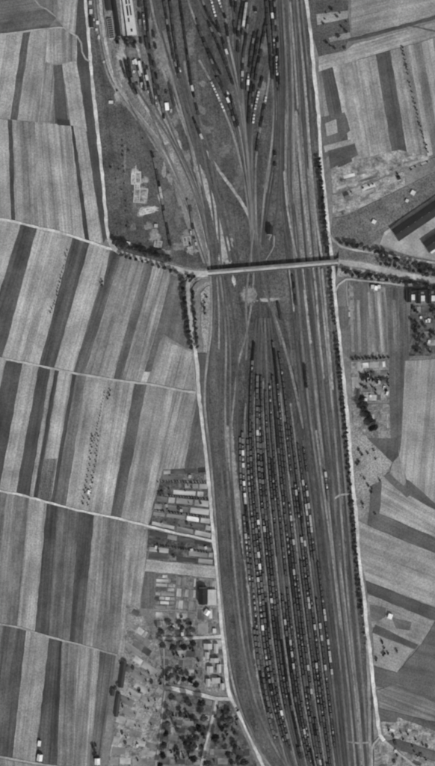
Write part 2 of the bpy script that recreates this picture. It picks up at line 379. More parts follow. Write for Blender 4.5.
sheet('field', [(132,531),(147,529),(145,571),(139,609),(126,602)], 142, 'light grey strip along the allotment ends', 0.6, (-1,9))

# ------------------------------------------------------------------ farmland east of the line
sheet('meadow', [(304,-60),(349,-60),(348.5,10),(350,34),(345,50),(319,57),(312,34),(307,0)], 84, 'dark scrub meadow right of the white road, top', 0.3, (0,1), mat=M_YARD)
sheet('field', [(316.7,14),(349,10),(348,18),(317,25)], 146, 'light grey oblong plot in the dark scrub meadow, larger', 0.3, (8,-1))
sheet('field', [(329,37.5),(350,32),(351,37.5),(330,42)], 138, 'light grey oblong plot in the dark scrub meadow, smaller', 0.3, (8,-1))
sheet('field', [(349,-60),(500,-60),(500,0),(435,17),(352,37)], 134, 'light grey large field in the upper right corner', 0.6, (8,-2))
sheet('field', [(354,44),(435,22),(500,6),(500,18),(435,37),(376,54),(319,71.5),(318,57),(345,51)], 144, 'light grey field below the diagonal hedge road, upper right', 0.6, (8,-2.4))
U = [(318.5,71.5),(376,54.5),(435,38),(500,20)]
Lo = [(326,190),(345,182),(400,166),(435,154),(500,136)]
strips(U, Lo, [(319,333),(321,341),(333,356),(352,372),(376,394.5),(390,409),(402,421),(408,428),(413,433),(422,441),(433,452),(480,500)],
       [124,88,148,142,86,140,122,146,112,142,132], 'in the slanting block at upper right', 0.55)
sheet('field', [(319.5,118),(345,112),(350,130),(325,160),(321,150)], 92, 'dark patch right of the white road', 0.3, (1,6))
sheet('field', [(325,123),(336,119),(338,133),(327,136)], 150, 'light grey small plot nearest the white road', 0.3, (1,6))
sheet('field', [(324,146),(351,139),(353,144),(325,152)], 158, 'pale thin sliver above the dark square field', 0.2, (8,-2))
sheet('field', [(328,151),(355,143),(358.5,155),(331,169)], 80, 'dark square field right of the white road', 0.3, (8,-3))
A([(331,171),(358,159),(400,150),(430,157),(433,161),(333,194)], 142, 'light grey gardens above the slanting shrub path', 3, 8, [150,135,128,155], 21, 0.5, beds=[(334,177),(426,157),(430,160),(334,192)])
A([(332,196),(404,171),(405,186),(346,215),(333,217)], 142, 'light grey gardens below the slanting shrub path', 3, 7, [150,138,125,158], 22, 0.5, beds=[(334,197),(402,173),(403,184),(336,214)])
sheet('meadow', [(333,218),(346,216),(405,187),(500,140),(500,175),(435,199),(386,233),(372,243),(345,245),(331,236)], 106, 'mid grey rough meadow beside the long dark roofed building', 0.3, (8,-4), mat=M_YARD)
sheet('barrack_yard', [(384,233),(435,197),(500,160),(500,240),(435,260),(404,254),(380,244)], 150, 'pale yard around the long dark roofed buildings', 0.3, (8,-5), mat=M_ROAD)
sheet('meadow', [(331,237),(345,246),(372,244),(404,255),(435,261),(500,272),(500,300),(435,289),(390,282),(347,278),(334,276)], 112, 'rough grass around the eastern bridge embankment', 0.3, (8,2), mat=M_YARD)
# below the embankment
sheet('field', [(336,291),(347,280),(500,296),(500,360),(405,358),(351,361),(341,350)], 104, 'dark ground below the embankment on the right', 0.5, (0,1))
sheet('field', [(339,283),(346,281),(346.5,306),(338,306)], 108, 'small wedge plot in the lane fork', 0.3, (0,1))
A([(348,283),(354,283),(355,325),(348.5,325)], 112, 'thin garden strip below the lane fork', 6, 2, [160,140,100], 31, 0.7)
sheet('field', [(356,284),(366,285),(366,358),(352,360),(350,326),(356,326)], 98, 'dark field left of the pale striped garden', 0.5, (0,1))
sheet('field', [(367,286),(385.5,287),(391,356),(368,358)], 122, 'pale striped garden field below the white cottages', 0.9, (0.4,7))
sheet('field', [(386,287),(406,289),(410,356),(402,450),(391,450),(389,362)], 96, 'long dark strip between gardens and pale field', 0.7, (0,1))
A([(411,305),(436,304),(470,304),(470,356),(409,356)], 92, 'tree dotted gardens below the dark roofed row', 6, 6, [118,96,80,132], 32, 0.7, beds=[(411,306),(468,305),(468,355),(410,355)])
sheet('field', [(405,361),(500,354),(500,480),(435,505),(407,480),(399,455),(402,440)], 142, 'light grey large field at the right edge', 0.5, (-1,12))
for i, (x0, x1, t) in enumerate([(367.5,370,150),(372,374.5,106),(377,379.5,152),(381.5,383.5,110)]):
    sheet('field', [(x0,292),(x1,292),(x1+4.5,352),(x0+4.5,352)], t, '%s narrow crop strip, %s from the west under the white cottages' % (TW(t), ordw(i+1)), 0.5, (0.5,7), jit=0.2, z=0.8+0.004*i)
for i, (x0, x1, t) in enumerate([(350,353,124),(357,360,112),(393,396,112),(399,403,88)]):
    sheet('field', [(x0,300),(x1,300),(x1+1.5,352),(x0+1.5,352)], t, '%s narrow ground strip, %s from the west in the dark field' % (TW(t), ordw(i+1)), 0.5, (0.2,7), jit=0.5, z=0.8+0.004*i)
A([(351,362),(362,361),(361,402),(352,402)], 134, 'pale garden plot between white road and tree clump', 3, 2, [150,140], 33, 0.5)
A([(362,362),(389,360),(390,402),(361,402)], 126, 'garden plot with sheds and dark hedges', 5, 4, [158,150,110,90,140], 34, 0.8)
A([(352,404),(390,404),(391,440),(372,440),(353,425)], 124, 'garden corner around the dark tree clump', 4, 4, [140,110,150], 35, 0.5, beds=[(354,405),(389,405),(389,438),(372,438)])
sheet('field', [(349,420),(356,428),(372,440),(392,462),(385,476),(380,486),(371,486),(369,517),(356,519),(352,470)], 142, 'light grey irregular waste ground beside the tree row', 0.2, (0,1), mat=M_YARD)
sheet('field', [(367,438),(397,438),(399,456),(393,463),(381,452)], 88, 'dark triangular field above the pale waste ground', 0.3, (0,1))
sheet('field', [(383,476),(390,472),(408,488),(407,497)], 96, 'dark diagonal bar left of the stepped hedge', 0.2, (8,5))
sheet('field', [(393,463),(399,456),(407,480),(404,486),(390,473)], 134, 'light grey field beside the dark triangle', 0.4, (1,6))
sheet('field', [(406,479),(410,481),(435,503),(500,552),(500,560),(435,509),(408,495)], 84, 'dark thin diagonal strip, stepped, right edge', 0.2, (8,6))
sheet('field', [(382,479),(384,477),(407,498),(410,496),(435,510),(500,560),(500,568),(435,537),(380,513)], 150, 'pale diagonal field above the wide dark band', 0.6, (8,4.4))
sheet('field', [(371.6,485),(382,481),(380,513),(435,538),(500,568),(500,582),(435,553),(368,525)], 92, 'wide dark angled band across the right side', 0.3, (8,4))
sheet('field', [(357,520),(368,525.5),(435,553.5),(500,582),(500,632),(435,607),(366,580),(361,565)], 140, 'light grey broad field below the wide dark band', 0.4, (8,3.2))
sheet('field', [(364,571),(435,599),(500,624),(500,634),(435,607),(366,580)], 154, 'pale edge strip above the dark diagonal strip', 0.3, (8,3.2))
sheet('field', [(366,581),(435,608),(500,634),(500,646),(435,621),(368,593)], 82, 'dark diagonal strip with straight edges, lower right', 0.3, (8,3.2))
sheet('field', [(368,594),(435,621),(420,646),(372,626),(367,612)], 138, 'light grey plot holding the small white house', 0.4, (8,3.2))
sheet('field', [(370,604),(386,608),(386,617),(377,622),(370,617)], 98, 'dark patch left of the small white house', 0.3, (8,3.2))
sheet('field', [(391,617),(412,622),(410,631),(396,628)], 100, 'dark patch right of the small white house', 0.3, (8,3.2))
sheet('field', [(375,624),(418,645),(415,649),(373,633)], 86, 'dark thin strip above the bush dotted plot', 0.2, (8,3.2))
sheet('field', [(373,633),(414,649),(397,672),(374,665)], 142, 'light grey plot dotted with dark bushes', 0.3, (8,3.2))
sheet('field', [(419,648),(435,622),(500,646),(500,726),(435,712),(399,690),(376,686),(373,666),(397,673)], 94, 'large dark field at the lower right edge', 0.4, (8,2))
sheet('field', [(377,690),(398,684),(435,703),(500,724),(500,740),(435,720),(380,707)], 116, 'mid grey soft diagonal bands, lower right', 0.9, (8,3))
sheet('field', [(377,708),(435,722),(500,738),(500,752),(435,731),(397,718),(396,723),(379,721)], 92, 'dark diagonal band above the pale garden plots', 0.4, (8,3))
A([(381,721),(396,723),(398,717),(435,731),(470,742),(470,764),(435,750),(384,735)], 140, 'pale garden plot with dark bushes, bottom right', 3, 7, [140,148,125,110], 41, 0.4, beds=[(384,723),(432,733),(432,747),(386,734)])
sheet('field', [(388,741),(398,739),(435,752),(500,774),(500,784),(435,760),(396,748)], 90, 'dark diagonal strip beside the bottom right lane', 0.2, (8,3))
A([(398,750),(435,761),(500,785),(500,826),(450,826),(412,762)], 132, 'pale gardens right of the diagonal lane, bottom', 4, 6, [140,120,100], 42, 0.5, beds=[(402,753),(440,765),(450,790),(415,768)])
A([(373,744),(380,738),(388,744),(416,770),(440,826),(376,826)], 128, 'gardens left of the diagonal lane, bottom', 5, 4, [140,120,95,150], 43, 0.6, beds=[(376,745),(386,745),(420,790),(377,790)])
# ------------------------------------------------------------------ railway land
YZ = 0.84
sheet('station_grass', [(83,-60),(150,-60),(158,60),(165,150),(180,210),(206,268),(176,266),(134,255),(115,247),(107,232),(104,189),(97,125),(90,60),(85,0)], 88, 'dark rough grass between west road and tracks', 0.35, (1,8), mat=M_YARD, z=0.80)
sheet('yard_ground', [(92,-60),(304,-60),(307,0),(312,34),(319,108),(322,165),(331,250),(333,267),(336,305),(345,392),(354,493),(365,603),(373,686),(374,742),(376,826),(296,826),(274,775),(262,752),(249,727),(238,706),(231,690),(226,650),(221,600),(217,555),(211,490),(207,440),(204,400),(208,370),(213,340),(213,290),(208,272),(196,235),(178,190),(152,140),(118,92),(103,40),(97,0)], 84, 'cinder grey ground of the railway yard', 0.55, (0.6,8), mat=M_YARD, z=0.84)
sheet('yard_ground', [(258,300),(284,320),(300,400),(318,540),(332,640),(344,740),(348,826),(312,826),(284,760),(262,700),(249,640),(240,540),(240,420),(248,340)], 70, 'sooty dark ground under the packed sidings', 0.6, (0.8,8), mat=M_YARD, z=0.855, jit=1.5)
sheet('yard_ground', [(99,-60),(138,-60),(141,40),(150,60),(163,100),(180,140),(196,180),(207,225),(209,262),(200,240),(188,208),(168,168),(140,124),(120,98),(108,60)], 114, 'lighter worn ground under the western station tracks', 0.5, (3,8), mat=M_YARD, z=0.858, jit=1.0)
sheet('yard_ground', [(283,110),(300,115),(312,200),(322,262),(300,262),(290,215),(283,180)], 116, 'lighter cinder ground between the east running tracks', 0.5, (1,8), mat=M_YARD, z=0.852, jit=1.0)
SAND = [((135,172),3.5,5,168),((137,181),6,4,150),((139,190),8,5,140),((146,180),3,3,150),((143,199),5,5,134),((150,209),9,2.6,172),((141,214),3.5,3,140),((134,204),2.5,5,128),
        ((155,235),5,7,136),((162,252),9,3,120),((160,196),2,6,150),((164,170),2,8,140),((186,238),6,9,128),((192,250),6,4,150),((172,160),2.6,9,150),((163,142),5,3,150),((178,146),3,10,158),
        ((125,160),1.2,20,112),((127,245),7,2,140),((124,102),3,6,120),((118,90),4,12,150),((170,178),3,6,128)]
for i, (c, rx, ry, t) in enumerate(SAND):
    blob('bare_earth', c, rx, ry, t, '%s bare earth patch, %s from the north in the trackside grass' % (TW(t), ordw(sorted(range(len(SAND)), key=lambda k: SAND[k][0][1]).index(i)+1)), z=0.815+0.002*i+ (0.05 if c[0] > 158 else 0), k=i)
blob('bare_earth', (226,250), 5, 13, 165, 'pale bare wedge above the west end of the bridge', ang=0.25, z=0.9, k=3)
blob('bare_earth', (249,296), 8, 8.5, 128, 'round light patch below the bridge', z=0.9, k=5, rough=0.15)
blob('bare_earth', (268,300), 11, 2, 150, 'thin pale smear below the bridge', z=0.905, k=6)
blob('bare_earth', (234,281), 1.6, 5, 178, 'small bright patch just under the bridge', z=0.91, k=7, ang=-0.3)
blob('bare_earth', (166,52), 14, 26, 118, 'grey worn ground between upper left strings', z=0.86, k=8, ang=-0.2)
blob('bare_earth', (123,60), 7, 17, 160, 'pale worn ground below the dark tree clump', z=0.875, k=9, rough=0.3)
blob('bare_earth', (133,54), 8, 5, 112, 'grey worn patch below the light roofed shed', z=0.88, k=10)
for i, (pts, w, t) in enumerate([([(99.5,-20),(101,10),(106,45),(113,72),(122,88)],5,166), ([(121,44),(124,60),(128,75),(138,95),(152,118),(166,142)],4,150), ([(136,44),(141,60),(148,82),(160,112),(174,142),(187,172)],4,156), ([(143,60),(152,90),(168,125),(182,155),(192,180)],3.5,148), ([(178,150),(188,175),(196,200),(203,225),(208,250)],4,160), ([(160,60),(168,85),(178,110),(190,142),(200,172)],4,134), ([(118,85),(130,104),(146,124),(160,142)],5,150), ([(184,60),(187,80),(192,100)],4,128)]):
    worn_ribbon('cinder_path', pts, w, t, 'pale worn strip, %s of those between the western station tracks' % ordw(i+1), z=0.905+0.004*i)
for i, (x, y, rx, ry, t) in enumerate([(150,30,3,16,124),(150,75,4,10,132),(172,75,3,14,122),(200,110,6,5,124),(203,84,3,4,130),(206,130,7,5,120),(245,60,5,10,118),(262,90,4,12,122),(276,110,3,14,120),(236,40,4,8,116),(225,150,8,9,114),(270,180,5,14,120),(240,180,6,12,112),(265,40,3,16,122),(190,40,5,14,120),(176,118,6,7,130),(188,160,4,12,132),(168,195,5,8,118),(178,215,5,9,124),(180,246,7,4,128),(148,226,4,5,134),(133,226,3,6,120),(118,130,5,3,106),(112,170,3,6,104),(116,205,4,5,106)]):
    blob('worn_ground', (x,y), rx, ry, t-12, 'faint worn patch, %s of those scattered between the upper tracks' % ordw(i+1), z=0.898+0.0008*i, k=i+40, rough=0.5)
sheet('sandy_plot', [(201,293),(206,287),(212,284.5),(212.5,330),(209,353),(203.5,353),(201.5,325)], 150, 'pale sandy plot between avenue and tracks', 0.2, (0,1), mat=M_YARD, z=0.86)
sheet('grass_verge', [(198,353),(209,353),(206.5,380),(206,410),(210,440),(216,520),(213,522),(207,455),(202,419),(199,392)], 92, 'dark verge between the road and the curved tracks', 0.3, (0,1), z=0.862)

# ------------------------------------------------------------------ roads and lanes
ribbon('road', R1, 4.8, 190, 'pale west road running down the left of the station')
ribbon('lane', L0[:-2]+[(71,33),(77,36.5),(81,43),(82,52),(85.5,59),(90,61.5)], 2.6, 160, 'pale winding lane in the upper left', z=0.905)
ribbon('footpath', [(20,-40),(34.5,0),(46,9),(55,16),(65,28)], 2.2, 140, 'thin diagonal path crossing the upper left meadow', z=0.91)
ribbon('lane', L1, 3.6, 192, 'pale curved lane meeting the west road', z=0.91)
ribbon('lane', L2, 3.2, 164, 'thin second farm lane crossing the left fields', z=0.91)
ribbon('lane', L3, 3.2, 194, 'bright third farm lane crossing the left fields', z=0.91)
ribbon('lane', L4, 2.6, 150, 'faint fourth farm lane crossing the left fields', z=0.91)
ribbon('lane', L5, 3.0, 150, 'faint lane across the bottom left corner', z=0.91)
ribbon('footpath', [(196,392.5),(194,375),(193,353)], 2.0, 150, 'thin path on the corner field edge', z=0.912)
ribbon('road', R5, 5.0, 198, 'white road along the east side of the yard', z=0.92)
ribbon('lane', [(384,741),(395,750),(414,766),(450,800)], 3.6, 160, 'diagonal lane leaving at bottom right', z=0.925)
ribbon('lane', [(380,737),(374,744),(372,750),(373,826)], 3.0, 160, 'short lane fork at bottom right of the yard', z=0.925)
ribbon('service_road', [(367.5,640),(369,690),(370.5,750),(372,826)], 4.4, 138, 'grey service road inside the yard edge, bottom right', z=0.915)
ribbon('lane', [(349,40),(362,37.5),(390,30),(435,17.5),(500,0)], 5.0, 78, 'dark hedged diagonal road, upper right', z=0.915)
ribbon('footpath', [(410,26),(425,29),(450,35)], 2.0, 92, 'dark short path branching from the diagonal road', z=0.91)
ribbon('footpath', [(333,194.5),(362,185),(400,171),(432,159),(470,146)], 1.8, 122, 'thin slanting path between the eastern gardens', z=0.915)
ribbon('lane', [(330,235),(334,241),(341,246),(352,249.5),(378,253.5),(410,259),(470,268)], 3.2, 160, 'curving lane leaving the white road above the embankment', z=0.93)
ribbon('lane', [(335,293),(338.5,285),(346,279.5),(360,280.5),(390,283.5),(435,290),(500,299)], 2.8, 158, 'lane at the foot of the embankment', z=0.93)
ribbon('footpath', [(347,280.5),(346.5,290),(348,306)], 1.8, 146, 'short path down from the embankment lane', z=0.932)
ribbon('footpath', [(385,234),(405,218.5),(436,197.5),(480,168)], 5, 172, 'pale path along the long dark roofed building', z=0.934)
ribbon('street', [(158,638),(180,638.5),(200,637.5),(221.5,636.5)], 4.4, 182, 'pale estate street with trees on both sides', z=0.93)
ribbon('street', [(165,687.5),(185,691),(205,696),(217,698.5),(230,699)], 5.8, 182, 'wide pale estate street joining the curving road', z=0.932)
ribbon('footpath', [(165.5,688),(163,706),(160,735),(155.5,770),(150,826)], 2.6, 150, 'pale footpath on the west side of the gardens', z=0.934)
ribbon('footpath', [(217,698.5),(214,712),(207,740),(201,766),(190,826)], 3.6, 172, 'pale footpath through the tree gardens', z=0.936)
ribbon('footpath', [(163.5,640),(164,660),(165,688)], 2.0, 140, 'thin garden path between the two estate streets', z=0.938)
worn_ribbon('cinder_path', [(196,165),(205,185),(211,200),(217,222),(224,248),(228,265)], 12.0, 160, 'broad pale cinder path narrowing to the bridge', z=0.93)
worn_ribbon('cinder_path', [(205,150),(215,165),(226,180),(238,197),(248,214),(252,226)], 5.0, 152, 'pale curving path between yard ladders', z=0.932)
ribbon('cinder_path', [(269,240),(273,232),(274,246),(266,260)], 1.8, 138, 'thin path curling round the signal box', z=0.934)
worn_ribbon('cinder_path', [(229,425),(231,450),(236,490),(246,550),(251,590),(256,640),(261,680),(270,715),(284,745)], 11.5, 138, 'broad light walkway along the west side of the packed sidings', z=0.88)
worn_ribbon('cinder_path', [(254,270),(252,300),(246,335),(238,365),(234,400),(230,440)], 3, 124, 'light curving walkway between bridge and west sidings', z=0.882)
worn_ribbon('cinder_path', [(264,290),(276,320),(284,345),(292,375),(304,430)], 4, 118, 'light walkway between bridge and east sidings', z=0.884)
# ------------------------------------------------------------------ railway tracks
TR = []
def track(pts, tone, label, z=0.0, smooth=True):
    P = catmull(pts, 7.0) if smooth else pts
    nm = normals(P); vs, fs = [], []
    for i, (p, n) in enumerate(zip(P, nm)):
        x, y, _ = W(p); nx, ny = n[0], -n[1]
        for d, h in ((-1.55, 0), (-1.2, 0.22), (1.2, 0.22), (1.55, 0)): vs.append((x+nx*d, y+ny*d, h))
        if i:
            k = 4*i
            for q in range(3): fs.append((k-4+q, k-4+q+1, k+q+1, k+q)[::-1])
    o = link('railway_track', mkmesh('railway_track', vs, fs, [M_BALLAST]), None, (0,0,0.87+0.0035*len(TR)+z), 0, tone, 0.3)
    tag(o, label, None, None, 'structure')
    for sgn in (-1, 1):
        vs, fs = [], []
        for i, (p, n) in enumerate(zip(P, nm)):
            x, y, _ = W(p); nx, ny = n[0], -n[1]; c = sgn*0.75
            for d, h in ((-0.1, 0.2), (-0.1, 0.4), (0.1, 0.4), (0.1, 0.2)): vs.append((x+nx*(c+d), y+ny*(c+d), h))
            if i:
                k = 4*i
                for q in range(3): fs.append((k-4+q, k-4+q+1, k+q+1, k+q)[::-1])
        link('rail', mkmesh('rail', vs, fs, [M_RAIL]), o)
    TR.append((o, P)); return P
# through lines on the right
TA = [(-60,276),(0,279),(80,282),(120,281),(190,281),(250,285),(300,291),(360,297),(420,304),(500,315),(570,323),(640,332),(700,339),(766,346),(826,351)]
TB = [(-60,298),(0,302),(60,308),(120,313),(190,318),(250,324),(290,328),(360,335),(420,341),(500,347),(570,352),(640,358),(700,364),(766,369),(826,373)]
YS = [-60,-20,20,60,100,140,180,220,260,300,340,380,420,460,500,540,580,620,660,700,740,780,826]
ttone = [60,52,100,66,122,54,92,66,130,56,104]
for j in range(11):
    f = j/10
    track([(interp(TA,y)*(1-f)+interp(TB,y)*f+0.9*math.sin(y*(0.008+0.004*(j*5 % 4))+j*2.3), y) for y in YS], ttone[j], '%s grey running track from the west on the east side of the yard' % ordw(j+1))
# crossovers
track([(281,120),(281,190),(285,230),(291,265),(296,300),(298,340)], 66, 'dark diagonal crossover track passing under the bridge')
track([(290,110),(288,180),(295,212),(299,250),(304,290)], 64, 'dark crossover joining the middle running tracks')
# west through lines
P1 = [(150,-60),(154,0),(165,45),(180,95),(195,150),(207,210),(212.5,260),(214.5,300),(212.5,340),(209,375),(208,402),(210.5,430),(214,460),(218,510),(221.5,560),(226,610),(232,660),(241,700),(257,740),(281,775),(311,815)]
track(P1, 78, 'outer west running track curving past the avenue')
track(offset(P1, 3.4), 130, 'second west running track curving past the avenue')
track([(160,-60),(164,0),(176,45),(190,95),(203,150),(213,210),(217,260),(220,300),(222,340),(220,400),(221,460),(226,520),(230,570),(236,620),(244,670),(254,710),(270,745),(292,780)], 80, 'third west running track')
track([(209,150),(217,205),(221,260),(226,300),(230,350),(230,420),(232,480),(238,540),(243,600),(249,650),(259,700),(276,742),(300,785)], 92, 'fourth west running track, bordering the packed sidings')
track([(218,262),(223,300),(226,345),(225,400),(226.5,460),(231,520),(235,575),(240,620),(247,665),(257,706),(273,744),(296,782)], 112, 'pale thin running track between third and fourth west tracks')
track([(224,262),(231,300),(237,345),(237,400),(238,450),(241,500),(245,560)], 70, 'dark lead track along the broad walkway')
U1 = [(95,-40),(97,0),(102,40),(110,72),(122,94),(140,118),(160,145),(180,185),(193,220),(203,250),(209,268)]
track(U1, 140, 'leftmost pale station track beside the grass')
track(offset(U1, 3.2), 126, 'second station track from the grass')
track([(101,-40),(104,0),(108,40),(115,75),(128,100),(146,125),(166,152),(184,190),(197,225),(206,255)], 118, 'third station track from the grass')
track([(120,-40),(122,0),(125,40),(131,75),(141,95),(152,112),(170,140),(188,178),(200,212),(209,250)], 86, 'track from the light roofed shed')
track([(136,-40),(138,0),(140,40),(145,75),(155,105),(168,130),(185,165),(199,200),(210,245)], 90, 'station track beside the loose wagons')
track([(143,-40),(145,0),(149,41),(152,70),(162,105),(176,140),(193,180),(205,215),(212,250)], 70, 'dark station track near the small white hut')
track([(128,100),(140,125),(153.5,158),(162,200),(171,248)], 76, 'dead end track holding the long dark string by the sand')
track([(150,112),(172,165),(186,198),(192,228),(194,250)], 100, 'short spur track above the west bridge end')
# upper yard ladders: path + wagon runs are defined together
UP = {
 'a':[(160,-40),(163.7,0),(174,59),(185,95),(198,140),(210,180),(221,220),(230,262)],
 'b':[(166,-40),(170,0),(177.5,59),(188,95),(202,140),(214,180),(225,220),(234,262)],
 'c':[(176,-40),(180,0),(184,30),(189.5,70),(193.5,95),(206,140),(219,180),(230,220),(239,262)],
 'd':[(180,-40),(188,0),(198.6,29),(217,74),(224,88),(231,98),(240,135),(246,175),(250,215),(252,262)],
 'e':[(190,-40),(198,0),(208.5,23),(226,65),(236,95),(243,135),(248,175),(251,215),(253,262)],
 'f':[(195,-40),(203,2),(212,22),(221,36),(233,75),(240,105),(246,145),(250,190),(252.5,230)],
 'g':[(200,-40),(210.5,-2),(217,22),(224,44),(235,80),(242,110),(247,150),(251,190),(253,230)],
 'h':[(212,-40),(218,-2),(226,20),(228,38),(236,75),(243,112),(248,150),(252,190),(253.5,235)],
 'i':[(229,-40),(231,0),(234.5,25),(236,60),(241,100),(246,140),(250,180),(253,235)],
 'j':[(247,-40),(243,0),(239,25),(238,50),(241,90),(245,130),(249,175),(253,235)],
 'k':[(252,-40),(247,0),(244,20),(242,45),(242,80),(245,120),(249,165),(253,235)],
 'l':[(256,-40),(252,0),(246.5,34),(242.5,68),(243,100),(246,135),(250,180),(253,235)],
 'm':[(268,-40),(262,0),(254.5,34),(249,70),(247,110),(248,150),(251,190),(254,240)],
 'n':[(272,-40),(266,0),(259,33),(252,79),(249,115),(249,150),(252,190),(254.5,240)],
 'o':[(274,-40),(268,10),(262,45),(256,75),(252,105),(250.5,140),(252.5,190),(255,240)],
 'p':[(268,55),(262.5,77),(256,105),(253,125),(252,160),(254,200),(256,245)],
 'q':[(270,70),(266.5,95),(260,130),(256,160),(255.5,200),(257,245)],
 'r':[(262,-40),(266,0),(269,40),(272,76),(274,110),(271,150),(265,190),(260,245)],
 's':[(266,-40),(270.5,0),(273,25),(274.5,55),(275,90),(275,120),(273,160),(267,200),(262,245)],
 't':[(272,-40),(274.5,0),(276.3,50),(277.5,80),(278,110),(277,150),(270,200),(264,245)],
 'u':[(279,30),(277.5,38),(279,91),(280,130),(280,170),(277,210),(270,250)],
 'y':[(196,18),(206,45),(219,71),(229,93),(238,130),(246,180),(252,235)],
 'z':[(236,-40),(235.6,0),(237,25),(239,60),(243,110),(248,160),(253,235)],
 'v':[(199,60),(211,82),(227,118),(236,145),(244,180),(249,215),(252,245)],
 'w':[(205,60),(217,79),(229,103),(237,130),(245,165),(250,200),(252.5,240)],
 'x':[(209,60),(224,89),(236.5,130),(244,165),(249,195),(252,235)],
}
UP_P = {}
for i, k in enumerate(sorted(UP, key=lambda k: xpt([(p[1], p[0]) for p in UP[k]], 40)[1])):
    UP_P[k] = track(UP[k], random.choice([56,64,74,90,122,134]), 'grey siding track, %s from the west in the fan above the bridge' % ordw(i+1))
track([(253,225),(255,262),(259,300),(262,330),(266,360)], 70, 'dark neck track passing under the bridge centre')
track([(254,230),(250,262),(246,300),(247,335),(246,360)], 104, 'grey neck track leaning west under the bridge')
track([(256,235),(262,275),(272,310),(281,345)], 84, 'neck track leaning east under the bridge')
# lower packed sidings
LC = [(300,256),(330,250),(360,245),(420,240),(480,240.5),(560,248),(640,255),(700,264),(766,283),(826,308)]
RC = [(300,274),(330,281),(360,290),(420,300),(500,311),(570,319),(640,328),(700,335),(766,342),(826,348)]
NL = 20
LOW = []
for j in range(NL):
    f = (j+0.9*((j+1)//3))/(NL-1+0.9*6)
    y0 = 318 if j in (3,5,7,9,11,13,15) else 372+abs(j-9)*5+(j*7 % 5)*6
    ys = [y0+(826-y0)*i/26 for i in range(27)]
    P = [(interp(LC,y)*(1-f)+interp(RC,y)*f, y) for y in ys]
    # smooth kinks of the interpolation table
    for _ in range(2): P = [P[0]]+[((P[i-1][0]+P[i][0]*2+P[i+1][0])/4, P[i][1]) for i in range(1, len(P)-1)]+[P[-1]]
    LOW.append(track(P, [62,70,78,66,88][j % 5], 'sooty siding track, %s from the west in the packed yard below the bridge' % ordw(j+1)))

for i, (pts, w, t) in enumerate([([(302,266),(304,285),(307,312),(311,345)],4,160), ([(313,266),(316,290),(319,330),(324,380)],3,150), ([(289,268),(292,290),(294,312)],3,146), ([(322,268),(325,300),(329,345),(333,390)],3.5,146), ([(217,276),(219,310),(219,350)],3,128), ([(284,170),(287,205),(292,235),(297,258)],3,146), ([(303,60),(307,110),(311,160),(316,215),(322,258)],3.5,148), ([(296,110),(300,160),(305,210),(311,256)],4,142), ([(290,0),(294,50),(298,110)],3,140), ([(316,430),(325,500),(333,560),(341,630)],3,132), ([(340,560),(348,630),(356,700),(362,766)],3,134), ([(333,500),(340,495),(350,494)],3,150), ([(345,741),(358,743),(370,742)],3,146)]):
    worn_ribbon('cinder_path', pts, w, t, 'pale streak, %s of those along the east running tracks' % ordw(i+1), z=1.12+0.004*i)
for g in range(6):
    f = (1.5+3*g+0.45+0.9*g)/(NL-1+0.9*6)
    ys = [372+abs(g-2.5)*12+(800-372)*i/24 for i in range(25)]
    worn_ribbon('cinder_path', [(interp(LC,y)*(1-f)+interp(RC,y)*f, y) for y in ys], 2.8, [112,124,128,120,126,116][g], 'light walkway, %s from the west between the packed sidings' % ordw(g+1), z=1.0+0.004*g)
# ------------------------------------------------------------------ wagons
def boxv(x0,x1,y0,y1,z0,z1):
    v = [(x0,y0,z0),(x1,y0,z0),(x1,y1,z0),(x0,y1,z0),(x0,y0,z1),(x1,y0,z1),(x1,y1,z1),(x0,y1,z1)]
    return v, [(0,3,2,1),(4,5,6,7),(0,1,5,4),(1,2,6,5),(2,3,7,6),(3,0,4,7)]
def join(*parts):
    vs, fs = [], []
    for v, f in parts:
        k = len(vs); vs += v; fs += [tuple(i+k for i in q) for q in f]
    return vs, fs
def underframe(L, w):
    ps = [boxv(-w*0.3, w*0.3, -L/2, L/2, 0.75, 1.05)]
    for yy in (-L*0.3, L*0.3):
        ps.append(boxv(-0.85, 0.85, yy-0.08, yy+0.08, 0.35, 0.55))
        for xx in (-0.75, 0.75):
            v = [(xx+s*0.06, yy+0.47*math.cos(a*math.pi/4), 0.47+0.47*math.sin(a*math.pi/4)) for s in (-1,1) for a in range(8)]
            f = [tuple(range(8)), tuple(range(15,7,-1))]+[(a,8+a,8+(a+1)%8,(a+1)%8) for a in range(8)]
            ps.append((v, f))
    for e in (-1, 1):
        for xx in (-0.85, 0.85): ps.append(boxv(xx-0.2, xx+0.2, e*L/2-0.25, e*L/2+0.25, 0.85, 1.15))
    return join(*ps)
def open_body(L, w):
    t = 0.12
    return join(boxv(-w/2,w/2,-L/2,L/2,1.05,1.2), boxv(-w/2,-w/2+t,-L/2,L/2,1.2,2.7), boxv(w/2-t,w/2,-L/2,L/2,1.2,2.7), boxv(-w/2+t,w/2-t,-L/2,-L/2+t,1.2,2.7), boxv(-w/2+t,w/2-t,L/2-t,L/2,1.2,2.7),
                *[boxv(s*w/2-0.06 if s < 0 else w/2, -w/2 if s < 0 else w/2+0.06, y-0.08, y+0.08, 1.1, 2.7) for s in (-1,1) for y in (-L*0.25, 0, L*0.25)])
def load(L, w, rn, h=2.5):
    n, m = 7, 4; vs, fs = [], []
    for i in range(n):
        for j in range(m):
            ex = math.sin(math.pi*i/(n-1))**0.5*math.sin(math.pi*j/(m-1))**0.6
            vs.append((-w/2+0.13+(w-0.26)*j/(m-1), -L/2+0.13+(L-0.26)*i/(n-1), h-0.2+ex*(0.3+0.5*rn.random())))
    for i in range(n-1):
        for j in range(m-1): k = i*m+j; fs.append((k,k+1,k+m+1,k+m))
    return vs, fs
